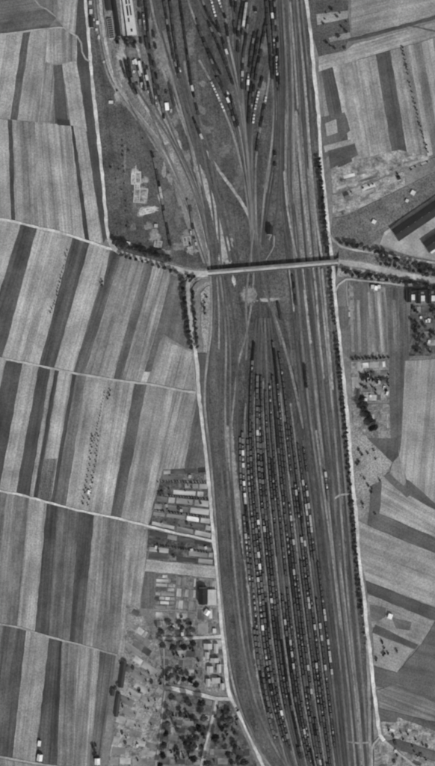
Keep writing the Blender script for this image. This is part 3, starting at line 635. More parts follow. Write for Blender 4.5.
def cov_body(L, w): return join(boxv(-w/2,w/2,-L/2,L/2,1.05,3.4), boxv(-w/2-0.05,-w/2,-0.8,0.8,1.15,3.2), boxv(w/2,w/2+0.05,-0.8,0.8,1.15,3.2))
def cov_roof(L, w):
    n = 8; vs, fs = [], []
    for e in (-1,1):
        for i in range(n+1):
            a = math.pi*(i/n); vs.append((-(w/2+0.12)*math.cos(a), e*(L/2+0.1), 3.38+0.55*math.sin(a)))
    for i in range(n): fs.append((i,i+1,n+2+i,n+1+i)[::-1])
    fs.append(tuple(range(n+1))); fs.append(tuple(range(2*n+1, n, -1)))
    return vs, [tuple(reversed(f)) for f in fs]
rnw = random.Random(3)
KIT = {}
def kit(kind):
    L, w = (8.4, 3.5) if kind != 'tip' else (3.9, 3.2)
    if kind not in KIT:
        u = mkmesh('underframe', *underframe(L, w), [M_COAL])
        if kind == 'open':
            b = mkmesh('body', *open_body(L, w), [M_WDARK]); tops = [mkmesh('load', *load(L, w, rnw), [M_COAL]) for _ in range(4)]
            KIT[kind] = (b, 'load', tops, u)
        elif kind == 'part':
            b = mkmesh('body', *open_body(L, w), [M_FRAME])
            tops = []
            for q in range(8):
                l2 = rnw.uniform(1.6, 4.2); w2 = rnw.uniform(1.8, 2.8); oy = rnw.uniform(-1, 1)*(L/2-l2/2-0.2)
                v, f = load(l2, w2, rnw, 2.35); fl = boxv(-w/2+.13,w/2-.13,-L/2+.13,L/2-.13,1.21,2.1)
                v2, f2 = join(([(a, bb+oy, cc) for a, bb, cc in v], f), fl)
                tops.append(mkmesh('load', v2, f2, [M_LOADP if q < 6 else M_WMID, M_LOADM], [0]*len(f)+[1]*6))
            KIT[kind] = (b, 'load', tops, u)
        elif kind == 'earth':
            b = mkmesh('body', *open_body(L, w), [M_FRAME]); KIT[kind] = (b, 'load', [mkmesh('load', *load(L, w, rnw), [M_LOADM]) for _ in range(4)], u)
        elif kind == 'grey':
            b = mkmesh('body', *cov_body(L, w), [M_WDARK]); KIT[kind] = (b, 'roof', [mkmesh('roof', *cov_roof(L, w), [M_WMID])], u)
        elif kind == 'slate':
            b = mkmesh('body', *cov_body(L, w), [M_FRAME]); KIT[kind] = (b, 'roof', [mkmesh('roof', *cov_roof(L, w), [M_SLATE])], u)
        elif kind == 'empty':
            b = mkmesh('body', *open_body(L, w), [M_FRAME]); KIT[kind] = (b, 'floor', [mkmesh('floor', *boxv(-w/2+.13,w/2-.13,-L/2+.13,L/2-.13,1.21,2.15), [M_LOADM])], u)
        elif kind == 'dark':
            b = mkmesh('body', *cov_body(L, w), [M_WDARK]); KIT[kind] = (b, 'roof', [mkmesh('roof', *cov_roof(L, w), [M_WDARK])], u)
        elif kind == 'pale':
            b = mkmesh('body', *cov_body(L, w), [M_WMID]); KIT[kind] = (b, 'roof', [mkmesh('roof', *cov_roof(L, w), [M_WPALE])], u)
        elif kind == 'tip':
            b = mkmesh('body', *open_body(L, w), [M_WMID]); KIT[kind] = (b, 'load', [mkmesh('load', *load(L, w, rnw, 2.75), [M_WPALE]) for _ in range(3)], u)
    return KIT[kind]
CAT = {'slate':('covered_wagon','slate roofed covered wagon'), 'empty':('open_wagon','empty grey open wagon'), 'part':('open_wagon','open wagon with small heap'), 'earth':('open_wagon','open wagon with grey load'), 'open':('open_wagon','dark open wagon'), 'dark':('covered_wagon','dark roofed covered wagon'), 'grey':('covered_wagon','grey roofed covered wagon'), 'pale':('covered_wagon','pale roofed covered wagon'), 'tip':('tipper_wagon','short tipper wagon')}
count = {}
def wagon(kind, p, ang, z, label, group, lo=0.93, hi=1.06):
    n, _ = CAT[kind]; b, tn, tops, u = kit(kind)
    x, y, _z = W(p)
    e = empty(n, (x, y, z), ang); e.scale = (1, rnw.uniform(lo, hi), rnw.uniform(0.85, 1.1)); tag(e, label, n.replace('_', ' '), group)
    link('body', b, e); link(tn, rnw.choice(tops), e); link('underframe', u, e)
    count[n] = count.get(n, 0)+1
def along(P, y0, y1, pitch):
    """evenly spaced places along a path between two map rows"""
    acc = []; Q = dens(P, 0.5); d = 0; nxt = pitch/2
    for a, b in zip(Q, Q[1:]):
        if a[1] < y0 or a[1] > y1: continue
        l = math.hypot(b[0]-a[0], b[1]-a[1])
        d += l
        if d >= nxt: acc.append((a, math.atan2(b[0]-a[0], b[1]-a[1]))); nxt += pitch
    return acc
def tz(P):
    for o, Q in TR:
        if Q is P: return o.location[2]+0.4
    return 1.3
PX = 9.0/S; PT = 5.0/S
RUNS = [('a',-45,59,'d'),('b',-45,60,'d'),('c',-45,66,'D'),('c',68,100,'Dm'),('d',26,80,'d'),('d',80,100,'m'),('d',103,124,'d'),('e',22,42,'d'),('e',44,66,'d'),('f',0,34,'d'),('f',-45,-2,'m'),('g',-45,18,'t'),('g',22,34,'d'),('h',-45,8,'t'),('h',8,20,'d'),('h',25,38,'d'),
        ('i',-45,8,'d'),('i',22,33,'d'),('j',-45,37,'d'),('j',41,53,'d'),('k',-45,3,'m'),('k',3,28,'P'),('k',30,38,'d'),('l',18,32,'d'),('l',34,69,'d'),('m',33,70,'d'),('m',74,92,'m'),('n',32,80,'d'),('n',82,125,'d'),('o',57,80,'d'),('o',86,108,'m'),('p',77,90,'d'),('p',88,124,'t'),('q',96,104,'t'),('q',104,130,'d'),
        ('r',-45,77,'D'),('s',-45,54,'m'),('t',-45,36,'d'),('t',53,75,'t'),('t',76,86,'d'),('u',37,92,'d'),('y',20,76,'d'),('e',68,84,'d'),('b',62,74,'m'),('a',62,78,'d'),('c',104,118,'m'),('z',-45,16,'d'),('f',38,58,'m'),('v',82,112,'t'),('x',116,128,'m'),('w',104,118,'d'),('o',20,54,'m'),('l',72,92,'m'),('s',58,74,'d'),('q',134,150,'d'),('w',78,98,'d'),('w',98,101,'P'),('x',87,112,'d')]
ix = sorted(UP, key=lambda k: xpt([(p[1], p[0]) for p in UP[k]], 40)[1])
runno = {}
for k in UP:
    items = []
    for kk, y0, y1, st in RUNS:
        if kk != k: continue
        for (p, a) in along(UP_P[k], y0, y1, PT if st == 't' else PX):
            r = rnw.random()
            kind = {'d':'open' if r < .55 else 'dark' if r < .85 else 'earth', 'D':'open' if r < .5 else ('dark' if r < .8 else ('part' if r < .93 else 'pale')), 'm':'open' if r < .3 else 'dark' if r < .5 else 'earth' if r < .65 else 'part' if r < .85 else 'pale', 'P':'pale', 't':'tip' if r < .9 else 'x'}.get(st, 'open' if r < .6 else 'pale')
            if p[1] > -8 and kind != 'x': items.append((p[1], p, a, kind))
    items.sort()
    for i, (_, p, a, kind) in enumerate(items):
        wagon(kind, p, a, tz(UP_P[k]), '%s, %s from top, %s siding from west, above bridge' % (CAT[kind][1], ordw(i+1), ordw(ix.index(k)+1)), 'wagons standing in the fan of sidings above the bridge')
def loose(pts, y0, y1, kinds, where, drop=0.0):
    P = catmull(pts, 4); n = 0
    for p, a in along(P, y0, y1, PX):
        if rnw.random() < drop or p[1] < -8: continue
        n += 1; kind = rnw.choice(kinds)
        lb = '%s, %s from top %s' % (CAT[kind][1], ordw(n), where)
        if len(lb.split()) > 16: lb = lb.replace(' the ', ' ')
        wagon(kind, p, a, 1.35, lb, 'wagons standing in the western station tracks')
loose([(120.5,60),(124,72),(130,85),(137,97)], 62, 97, ['dark','open'], 'in the line below the dark tree clump', 0.25)
loose([(129,60),(131,75),(137,95)], 60, 95, ['open','dark','grey'], 'in the line below the light shed')
loose([(135,60),(140,75),(142,88)], 60, 88, ['dark','open','grey','pale'], 'in the line left of the bright hut', 0.1)
loose([(145,-4),(149,41),(152,70),(160,99)], -8, 50, ['open','dark'], 'on the dark track right of the light shed', 0.1)
loose([(145,-4),(149,41),(152,70),(162,105),(164,120)], 55, 120, ['open','dark','grey'], 'on the dark track beside the small white hut', 0.1)
loose([(139,-4),(141,45),(146,75),(153,103)], -8, 45, ['open','dark','grey'], 'on the track touching the light shed', 0.3)
loose([(139,-4),(141,45),(146,75),(153,103)], 58, 103, ['open','dark','pale'], 'on the track below the light shed', 0.2)
loose([(154,62),(156,75),(160,100)], 60, 92, ['open','dark'], 'in the short line right of the loose wagons', 0.2)
loose([(169,84),(172,96),(175,108)], 84, 106, ['dark'], 'in the lone short string left of centre')
loose([(140,125),(153.5,158),(162,200),(171,248)], 152, 250, ['dark','open','dark','open','grey','pale'], 'in the long dark string by the sandy ground')
loose([(185,196),(190,206),(193,228)], 200, 232, ['dark','grey','pale'], 'on the spur above the west bridge end', 0.2)
loose([(193,118),(203.5,142)], 118, 144, ['dark','open','pale'], 'in the short string on the curving west line')
loose([(124.5,58),(127,70),(133,92)], 60, 92, ['open','dark','earth','part'], 'in the second line below the dark tree clump', 0.25)
loose([(138,58),(141.5,75),(145,96)], 62, 96, ['open','dark','pale','part'], 'in the second line left of the bright hut', 0.2)
loose([(150,60),(153,75),(157,108)], 60, 110, ['open','dark','earth','part'], 'in the line just left of the bright hut', 0.2)
loose([(141.5,-4),(145,30),(148,52)], -8, 52, ['dark','earth','part','pale'], 'in the second line right of the goods shed', 0.3)
loose([(150,-4),(153,30),(156,50)], 20, 50, ['dark','open'], 'in the third line right of the goods shed', 0.3)
loose([(292.5,274),(296,308)], 276, 308, ['open','dark'], 'in the short string just below the bridge')
loose([(278,303),(281,318)], 303, 318, ['dark'], 'in the lone pair above the packed sidings')
loose([(304,362),(307,392)], 364, 388, ['dark','open'], 'in the lone string right of the packed sidings')
loose([(325,470),(330,510)], 472, 500, ['part','pale','slate'], 'on the running track right of the packed sidings')
loose([(266,668),(269,700),(277,735)], 668, 735, ['open','dark','earth'], 'in the outermost string along the broad walkway', 0.15)
# lower yard
rest = {m: ([], []) for m in ('dark','coal','mid','pale','loadm','loadp')}
def add_rest(key, vf, p, a, z):
    vs, fs = rest[key]; k = len(vs); x, y, _ = W(p); c, s = math.cos(a), math.sin(a)
    vs += [(x+v[0]*c-v[1]*s, y+v[0]*s+v[1]*c, z+v[2]) for v in vf[0]]; fs += [tuple(i+k for i in q) for q in vf[1]]
for j, P in enumerate(LOW):
    y0 = P[0][1]+ (rnw.choice([24,34,46,58]) if j in (3,5,7,9,11,13,15) else 8)
    y1 = 738+3*j if j < 12 else 772
    if j >= 17: y1 = 745-(j-17)*25
    n = 0; run = 0; cur = 'open'
    for p, a in along(P, y0, min(y1, 772), PX):
        n += 1
        if run <= 0:
            r = rnw.random()
            gapc = 0.14 if j not in (0, 18, 19) else 0.35
            cur = 'gap' if r < gapc else rnw.choice(['open','earth','earth','slate','slate','slate','empty','empty','dark','mix','mix','mix'])
            run = rnw.randint(2, 9)
        run -= 1
        if cur == 'gap': continue
        kind = cur
        if cur == 'mix': kind = rnw.choice(['pale','part','part','part','part','grey'])
        elif rnw.random() < 0.18: kind = rnw.choice(['part','part','part','slate','grey'])
        nm = CAT[kind][0]; z = tz(P)
        if count.get(nm, 0) < 300:
            wagon(kind, p, a, z, '%s, %s place on the %s siding from west, below bridge' % (CAT[kind][1], ordw(n), ordw(j+1)), 'wagons packed in the sidings below the bridge', 0.72, 1.06)
        elif kind in ('open', 'earth', 'part', 'empty'):
            add_rest('dark', open_body(8.2,3.1), p, a, z)
            if kind == 'part':
                l2 = rnw.uniform(1.6, 4.2); oy = rnw.uniform(-1, 1)*(3.9-l2/2); v, f = load(l2, rnw.uniform(1.8,2.8), rnw, 2.3)
                add_rest('loadm', boxv(-1.4,1.4,-3.9,3.9,1.21,2.1), p, a, z)
                add_rest(rnw.choice(['loadp','mid']), ([(q[0], q[1]+oy, q[2]) for q in v], f), p, a, z)
            else: add_rest('coal' if kind == 'open' else 'loadm', load(8.2,3.1,rnw), p, a, z)
        else:
            add_rest('dark', cov_body(8.2,3.1), p, a, z); add_rest({'dark':'dark','slate':'loadm','grey':'mid','pale':'pale'}[kind], cov_roof(8.2,3.1), p, a, z)
vs, fs, mi = [], [], []
for i, k in enumerate(('dark','coal','mid','pale','loadm','loadp')):
    n = len(vs); vs += rest[k][0]; fs += [tuple(q+n for q in f) for f in rest[k][1]]; mi += [i]*len(rest[k][1])
if vs: tag(link('packed_wagons', mkmesh('packed_wagons', vs, fs, [M_WDARK, M_COAL, M_WMID, M_WPALE, M_LOADM, M_LOADP], mi)), 'mass of further freight wagons packed in the lower right sidings', 'wagons', None, 'stuff')


# ------------------------------------------------------------------ bridge and embankments
HB = 6.6
B0p, B1p = (208,273.6), (337,262.8)
def bridge():
    a, b = Vector(W(B0p)), Vector(W(B1p)); L = (b-a).length; rz = math.atan2(b.y-a.y, b.x-a.x)
    e = empty('road_bridge', (a.x, a.y, 0), rz); tag(e, 'long straight girder road bridge crossing the railway yard', 'bridge')
    d = link('deck', mkmesh('deck', *boxv(0,L,-4.6,4.6,HB-0.8,HB), [M_STEEL]), e)
    link('road_surface', mkmesh('road_surface', *boxv(-1,L+1,-2.4,0.9,HB,HB+0.05), [M_ROAD]), e, tone=176)
    link('footway', mkmesh('footway', *boxv(0,L,1.0,3.9,HB,HB+0.16), [M_ROAD]), e, tone=120)
    link('footway', mkmesh('footway', *boxv(0,L,-3.9,-2.5,HB,HB+0.16), [M_ROAD]), e, tone=125)
    for s in (-1, 1):
        g = link('girder', mkmesh('girder', *join(boxv(0,L,s*4.3-0.25,s*4.3+0.25,HB-1.8,HB+1.5), boxv(0,L,s*4.3-0.4,s*4.3+0.4,HB+1.5,HB+1.62)), [M_STEEL]), e)
        link('stiffener', mkmesh('stiffener', *join(*[boxv(i*4.0+1,i*4.0+1.2,s*4.3-0.36,s*4.3+0.36,HB-1.7,HB+1.45) for i in range(int(L/4))]), [M_STEEL]), g)
    for i in range(1, 9):
        x = L*i/9
        link('pier', mkmesh('pier', *join(boxv(x-0.8,x+0.8,-4.4,-3.0,0,HB-1.7), boxv(x-0.8,x+0.8,3.0,4.4,0,HB-1.7), boxv(x-0.9,x+0.9,-4.8,4.8,HB-2.3,HB-1.2), boxv(x-1.2,x+1.2,-5,5,0,1.6)), [M_BRICK]), e)
    for x in (-3.5, L-0.5): link('abutment', mkmesh('abutment', *boxv(x, x+4, -6, 6, 0, HB-0.85), [M_BRICK]), e)
bridge()
def embank(name, pts, wtop, tone, label, slope=1.6):
    P = catmull(pts, 5); nm = normals(P); vs, fs = [], []
    for i, (p, n) in enumerate(zip(P, nm)):
        x, y, _ = W(p); nx, ny = n[0], -n[1]; h = p[2]
        for d, z in ((-(wtop/2+slope*h), 0.3), (-wtop/2, h), (wtop/2, h), (wtop/2+slope*h, 0.3)):
            j = 1+0.12*hsh(p[0], p[1], int(d))
            vs.append((x+nx*d*(j if z < 1 else 1), y+ny*d*(j if z < 1 else 1), z))
        if i:
            k = 4*i
            for q in range(3): fs.append((k-4+q, k-4+q+1, k+q+1, k+q)[::-1])
    k = len(vs); fs.append((0,1,2,3)); fs.append((k-1,k-2,k-3,k-4))
    o = link(name, mkmesh(name, vs, fs, [M_YARD]), None, (0,0,0), 0, tone, 0.0); tag(o, label, None, None, 'structure'); return o
EB = [(338,262.8,HB-.1),(350,263.8,HB-.3),(365,266,5.8),(380,269.5,5),(400,274,4),(435,281,2.6),(500,292,1.2)]
embank('embankment', EB, 12, 126, 'grassy embankment carrying the road east of the bridge', 2.1)
def road3(name, pts, w, tone, label, dz=0.12, jit=0.08):
    P = catmull(pts, 4); vs, fs = ribbon_mesh(name, P, w, jit=jit)
    tag(link(name, mkmesh(name, vs, fs, [M_ROAD]), None, (0,0,dz), 0, tone, 0.0), label, None, None, 'structure')
road3('road', EB, 8.0, 168, 'pale ramp road descending east from the bridge')
road3('bare_slope', [(339,264.8,HB-.05),(350,266.8,HB-.5),(362,269.6,5.6),(377,273,4.6)], 8, 164, 'pale bare shoulder of the ramp road', dz=0.06, jit=0.25)
WB = [(165,265.5,1.0),(176,268.5,2.8),(188,272,5.2),(198,273.4,HB-.3),(207,273.6,HB-.1)]
embank('embankment', WB, 13, 112, 'low embankment lifting the road to the west end of the bridge', 1.6)
AV = [(200,274.5,HB-.45),(193,277.5,5.2),(188.5,283,4.0),(188.5,295,2.6),(190.5,318,1.6),(194,344,0.9)]
embank('embankment', AV, 9, 108, 'embankment ramp at the head of the tree avenue', 1.1)
CV = [(209,279,5.4),(203,281,5.2),(198,284.5,4.6),(194.5,289,3.6),(191.5,296,2.6)]
embank('embankment', CV, 7, 120, 'curved embankment beside the sandy plot', 0.9)
road3('road', [(108.6,239,.95),(112,246,.95),(119,252,.95),(134.5,257,.95),(155,262.5,.97)]+WB, 6.4, 168, 'road between tree rows leading to the bridge from the west')
road3('road', AV+R_tail if False else AV, 6.0, 158, 'road turning south from the bridge into the tree avenue', dz=0.16)
road3('road', CV, 6.0, 118, 'grey curved slip road beside the sandy plot', dz=0.2)
road3('road', [(196,274,6.2),(203,274.2,HB-.25),(210,273.6,HB)], 9, 176, 'pale junction apron at the west bridge end', dz=0.14)
road3('road', [(180,270,3.5),(187,275,4.7),(190,284,3.9)], 5, 166, 'short link closing the triangle junction', dz=0.2)
ribbon('road', R3[2:], 5.2, 186, 'pale road running south beside the curved tracks', z=0.918)

# ------------------------------------------------------------------ buildings
def building(name, label, cat, c, w, l, ang, h, roof='gable', rt=60, wt=M_WALL, rise=None, chimney=False, group=None, z=0.3, panels=None):
    """c, w, l in map units; ang: degrees clockwise on the map of the long axis from north"""
    x, y, _ = W(c); e = empty(name, (x, y, z), -math.radians(ang)); tag(e, label, cat, group)
    w, l = w*S, l*S
    rise = rise if rise is not None else w*0.32
    link('wall', mkmesh('wall', *boxv(-w/2,w/2,-l/2,l/2,0,h), [wt]), e)
    ov = 0.35
    if roof == 'gable':
        t = 0.2
        v = []
        for yy in (-l/2-ov, l/2+ov):
            v += [(-w/2-ov,yy,h-0.1),(0,yy,h+rise),(w/2+ov,yy,h-0.1),(w/2+ov,yy,h-0.1-t),(0,yy,h+rise-t),(-w/2-ov,yy,h-0.1-t)]
        f = [(0,6,7,1),(1,7,8,2),(2,8,9,3),(3,9,10,4),(4,10,11,5),(5,11,6,0),(0,1,4,5),(1,2,3,4),(6,11,10,7),(7,10,9,8)]
        f = [tuple(reversed(q)) for q in f]
        r = link('roof', mkmesh('roof', v, f, [M_OBJ]), e, tone=rt, stripe=0.4)
        link('gable_wall', mkmesh('gable_wall', [(-w/2,-l/2+.02,h),(w/2,-l/2+.02,h),(0,-l/2+.02,h+rise-t),(-w/2,l/2-.02,h),(w/2,l/2-.02,h),(0,l/2-.02,h+rise-t)], [(0,1,2),(5,4,3)], [wt]), e)
        if chimney: link('chimney', mkmesh('chimney', *boxv(-0.4,0.4,l*0.15,l*0.15+0.8,h+rise-0.8,h+rise+1.1), [M_BRICK]), r)
    else:
        r = link('roof', mkmesh('roof', *join(boxv(-w/2-ov,w/2+ov,-l/2-ov,l/2+ov,h,h+0.35)), [M_OBJ]), e, tone=rt, stripe=0.4)
        if roof == 'parapet': link('parapet', mkmesh('parapet', *join(boxv(-w/2-ov,-w/2,-l/2-ov,l/2+ov,h+.36,h+0.8), boxv(w/2,w/2+ov,-l/2-ov,l/2+ov,h+.36,h+0.8)), [wt]), r)
    if panels:
        for (px, py, pw, pl, pt) in panels:
            link(panels_name[0], mkmesh('panel', *boxv((px-pw/2)*S,(px+pw/2)*S,(py-pl/2)*S,(py+pl/2)*S,h+0.3,h+0.75), [M_OBJ]), r, tone=pt)
    return e
panels_name = ['roof_panel']
def strut(e, n): pass
# barracks
ang = math.degrees(math.atan2(55, 36))
b = building('barrack_building', 'long barrack building with dark roof at the right edge', 'building', (428,213.5), 13.5, 80, 56, 7.5, 'gable', 52, M_WALL, 3.2)
for i in range(9): link('roof_vent', mkmesh('roof_vent', *boxv(-0.5,0.5,-1,1,10.1,11.3), [M_STEEL]), b, (0,(i-4)*12.5,0))
b = building('barrack_building', 'second barrack building with dark roof, lower, cut by the right edge', 'building', (447,233.5), 12, 52, 56, 7.5, 'gable', 52, M_WALL, 3.0)
for i in range(5): link('roof_vent', mkmesh('roof_vent', *boxv(-0.5,0.5,-1,1,9.9,11.1), [M_STEEL]), b, (0,(i-2)*13,0))
building('lit_gable', 'small white block painted as the sunlit gable of the second barrack', 'lit_side', (432,250.5), 4.5, 4.5, 56, 4, 'flat', 214)  # added white block, painting sunlight on the barrack's gable end
# station buildings
panels_name[0] = 'roof_panel'
building('workshop', 'narrow workshop with a roof of dark crosswise panels', 'workshop', (110.8,29.5), 5.2, 19.5, -8, 5, 'flat', 150, M_WALL, panels=[(0,-8.6+i*2.15,4.6,1.5,58) for i in range(9)])
building('station_shed', 'long low shed with dark roof beside pale platform', 'shed', (115.8,14), 3.8, 46, -8, 5.5, 'gable', 44, M_BRICK, 1.4)
building('station_house', 'dark roofed building cut by the top edge', 'building', (108.3,3), 5, 17, -8, 6, 'gable', 60, M_BRICK, chimney=True)
panels_name[0] = 'skylight'
building('goods_shed', 'large light roofed goods shed with dark skylights', 'goods shed', (129.3,13.5), 9.5, 45, -8, 6.5, 'parapet', 190, M_WALL, panels=[(-1.4,13.5,1.6,10,44),(1.6,13.5,1.4,10,60),(-1.4,1.8,1.6,10,44),(1.6,1.8,1.4,10,60),(0,-18,2,3,56),(-1.4,-7.5,1.6,4,60)])
for i, dx in enumerate((0, 3.4)):
    ribbon('platform', [(118.6+dx,-40),(121+dx,0),(124+dx,36)], 4.0, [176,150][i], '%s pale platform strip left of the goods shed' % ['western','eastern'][i], z=1.9+0.004*i, jit=0.03)
SM = [  # small buildings: name, label, cat, c, w, l, ang, h, roof tone
 ('hut','small white flat roofed hut among the station tracks','hut',(167,107),3.4,7,-6,4,225),
 ('signal_box','dark roofed signal box beside the curling path above the bridge','signal box',(270,231),5,8,4,8,44),
 ('hut','tiny dark hut, upper of two on the yard centre line','hut',(275,154),2.6,3.6,0,4,44),
 ('hut','tiny dark hut, lower of two on the yard centre line','hut',(275,165),2.4,3.4,0,4,50),
 ('hut','tiny dark hut right of the pale wagons near the top','hut',(255.6,10.5),3,3.6,0,4,44),
 ('villa','large house north of the estate street, shade toned into its dark roof','house',(203,595.5),8,16,0,8,46),  # roof toned dark for the shaded west slope and its shadow
 ('lit_side','pale flat block for the sunlit east half of the large house','lit_side',(212,597),8,15,0,4,176),  # added block: pale tone paints the sunlit east half of the house
 ('shed','white shed south of the large house','shed',(207,612),5,5,35,4,215),
 ('shed','small pale shed beside the road north of the estate street','shed',(214.5,630.5),3,4,0,3,190),
 ('cottage','small white house between dark patches, lower right','house',(390,616),4,4.6,20,4.5,225),
 ('cottage','westernmost tiny white cottage below the embankment','house',(372.5,287),3,3.4,0,4,195),
 ('cottage','middle white cottage of three below the embankment','house',(376,288.3),2.6,4,10,4,230),
 ('cottage','easternmost tiny white cottage below the embankment','house',(379,287),2.4,3,0,4,195),
 ('barn','bright farm shed at the bottom left lane','barn',(40,757),5,6,8,5,210),
 ('barn','small white shed above the bright farm shed','shed',(39.5,743),2.6,5,8,4,210),
 ('barn','white shed beside dark bushes at the bottom edge','shed',(97.5,761),5,6,0,4,220),
 ('hut','tiny white hut in the small orchard','hut',(89,492),2.2,3.2,8,3,225),
 ('shed','dark long shed on the allotment edge, upper','shed',(122.5,674),5,26,8,3.5,60),
 ('shed','dark long shed on the allotment edge, lower','shed',(117.5,705),4,22,8,3.5,66),
 ('shed','dark square shed beside the long allotment sheds','shed',(112.5,692),4,6,8,3.5,58),
 ('hut','pale trackside hut, left of the dark string end','hut',(156,226),3,3,0,3,165),
 ('hut','white hut on the rise near the west road bend','hut',(128,244),3.4,4,20,3,190),
 ('hut','pale hut right of the west road','hut',(97.5,23),2.4,3,0,3,200),
 ('hut','tiny pale hut lower right of the west road','hut',(99,38),2,2.6,0,3,180),
 ('hut','pale roadside hut at the upper west road','hut',(91,12),2.6,4,0,3,185),
 ('hut','pale roadside hut nearest the top on the west road','hut',(90.5,3),2.4,3.4,0,3,180),
 ('shed','dark shed beside the upper west road','shed',(91,23),3.6,10,-4,4,52),
 ('hut','pale isolated hut in the dark station grass','hut',(111,102.5),4,2.4,0,3,185),
 ('hut','pale hut on the lane north of the big barrack','hut',(374,222),3.4,3.4,30,3,205),
 ('hut','white hut on the slanting path by the gardens','hut',(413,193),4,4,30,3,190),
 ('hut','small pale hut by the east lane end','hut',(407,201),2.6,2.6,30,3,190),
 ('hut','small dark hut on the slanting shrub path','hut',(398.5,178),4,3,70,3,46),
 ('hut','dark flat hut in the gardens below the shrub path','hut',(346.5,196),6,4.5,70,3,88),
]
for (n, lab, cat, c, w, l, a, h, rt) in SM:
    building(n, lab, cat, c, w, l, a, h, 'flat' if n == 'lit_side' else 'gable' if (w > 4.4 or rt < 100) else 'flat', rt, M_WALL, chimney=(w > 6), rise=(3.2 if w > 10 else None))
for i, (x, y) in enumerate([(411,296),(420.5,297),(431,297),(441,298)]):
    building('row_house', 'dark roofed house, %s from the west in the row near the right edge' % ordw(i+1), 'house', (x-2.3,y), 4, 13, 0, 7, 'gable', 44, M_WALL, chimney=True, group='row of dark roofed houses at the right edge')
    building('outhouse', 'pale outhouse beside the %s dark roofed house from the west' % ordw(i+1), 'outhouse', (x+2.4,y+1.5), 3.4, 5, 0, 3, 'flat', 205, M_WALL, group='pale outhouses in the dark roofed row')
building('row_house', 'thin dark building closing the dark roofed row on the lane side', 'house', (424,290.3), 3, 34, 86, 6, 'gable', 46, M_WALL)
for i, (x, y, w, l) in enumerate([(208,646,8,5),(216,648,4,9),(207,655,4,6),(214.5,660,8,4),(219,668,4,8),(210,669,6,6),(216,680,8,5),(208,682,4,7),(222,686,4,6)]):
    building('cottage', 'pale estate cottage, %s from the north beside the south road' % ordw(i+1), 'house', (x,y), w, l, 0, 4.5, 'gable', 168, M_WALL, rise=1.6, group='pale estate cottages beside the south road')
rg = random.Random(11)
def sheds(n, box, tone, where, group):
    L = sorted([(rg.uniform(box[0],box[2]), rg.uniform(box[1],box[3])) for _ in range(n)], key=lambda p: p[1])
    for i, p in enumerate(L):
        t = rg.choice(tone)
        building('garden_shed', '%s garden shed, %s from the north %s' % ('pale' if t > 120 else 'dark', ordw(i+1), where), 'shed', p, rg.uniform(1.6,2.6), rg.uniform(1.8,3.4), rg.uniform(-20,20), 2.6, 'flat', t, M_WALL, group=group)
sheds(8, (158,474,204,536), [60,150,160], 'in the allotments above the third lane', 'sheds in the upper allotments')
sheds(5, (152,547,210,560), [56,185], 'in the blotchy allotments below the third lane', 'sheds in the lower allotments')
sheds(9, (363,366,388,400), [60,190,215], 'in the plot left of the long dark strip', 'sheds in the eastern garden plot')
sheds(9, (115,662,155,760), [56,185,70], 'in the pale bottom left allotments', 'sheds in the bottom left allotments')
sheds(6, (160,615,195,634), [185,60], 'in the gardens above the estate street', 'sheds above the estate street')
sheds(6, (384,728,430,764), [60,185,70], 'in the bottom right gardens', 'sheds in the bottom right gardens')
sheds(6, (412,310,434,350), [190,60,200], 'in the gardens below the dark roofed row', 'sheds below the dark roofed row')

ST = [(128,62,58),(133.5,62.5,200),(137,66,52),(140,60,60),(134,72,190),(147,68,56),(151,66,170),(143,84,150),(158,88,60),(166,92,58),(148.5,92,190),(171,111,180),(127,76,60),(122,66,130),(137,84,60),(104,62,160),(94,20,180),(96.5,30,190),(99,36,170),(194,238,60),(190,244,56),(196,244,170),(191,233,165)]
so = sorted(range(len(ST)), key=lambda k: ST[k][1])
for i, (x, y, t) in enumerate(ST):
    e = empty('goods_stack', (*W((x,y))[:2], 0.85), rg.uniform(-.2,.2)); tag(e, '%s stack of goods, %s from the north among the station tracks' % ('pale' if t > 120 else 'dark', ordw(so.index(i)+1)), 'goods stack', 'goods stacks in the station')
    w, l = rg.uniform(2.2,4), rg.uniform(3,5.5)
    link('pallet', mkmesh('pallet', *boxv(-w/2,w/2,-l/2,l/2,0,0.4), [M_BARK]), e)
    for q in range(3): link('bale', mkmesh('bale', *boxv(-w/2+.1,w/2-.1,-l/2+.1+q*l/3,-l/2+(q+1)*l/3-.05,0.41,1.8+rg.random()*1.2), [M_OBJ]), e, tone=t+rg.uniform(-18,18))
FD = [(136,178,10,13,0,168),(140.5,195.5,14,15,4,150),(147,211,16,6,-12,178),(137,186,6,7,0,160),(158,244,8,7,10,140),(187,241,8,9,-8,140)]
for i, (x, y, w, l, a, t) in enumerate(FD):
    w *= S; l *= S; t1 = 1.6
    e = empty('building_foundation', (*W((x,y))[:2], 0.8), -math.radians(a)); tag(e, 'pale ruined foundation, %s from the north in the station grass' % ordw(sorted(f[1] for f in FD).index(y)+1), 'foundation', 'foundations in the station grass')
    link('floor', mkmesh('floor', *boxv(-w/2,w/2,-l/2,l/2,0,0.12+i*.01), [M_PATCHY]), e, tone=t-14)
    for bx in (boxv(-w/2,-w/2+t1,-l/2,l/2*rg.uniform(.2,1),0,0.9), boxv(w/2-t1,w/2,-l/2*rg.uniform(.2,1),l/2,0,0.8), boxv(-w/2+t1,w/2*rg.uniform(0,.8),-l/2,-l/2+t1,0,0.7), boxv(-w/2*rg.uniform(0,.8),w/2-t1,l/2-t1,l/2,0,0.75), boxv(-w*.1,-w*.1+t1,-l/2+t1,l/2-t1,0.0,0.5)):
        link('wall_footing', mkmesh('wall_footing', *bx, [M_OBJ]), e, tone=t+18)
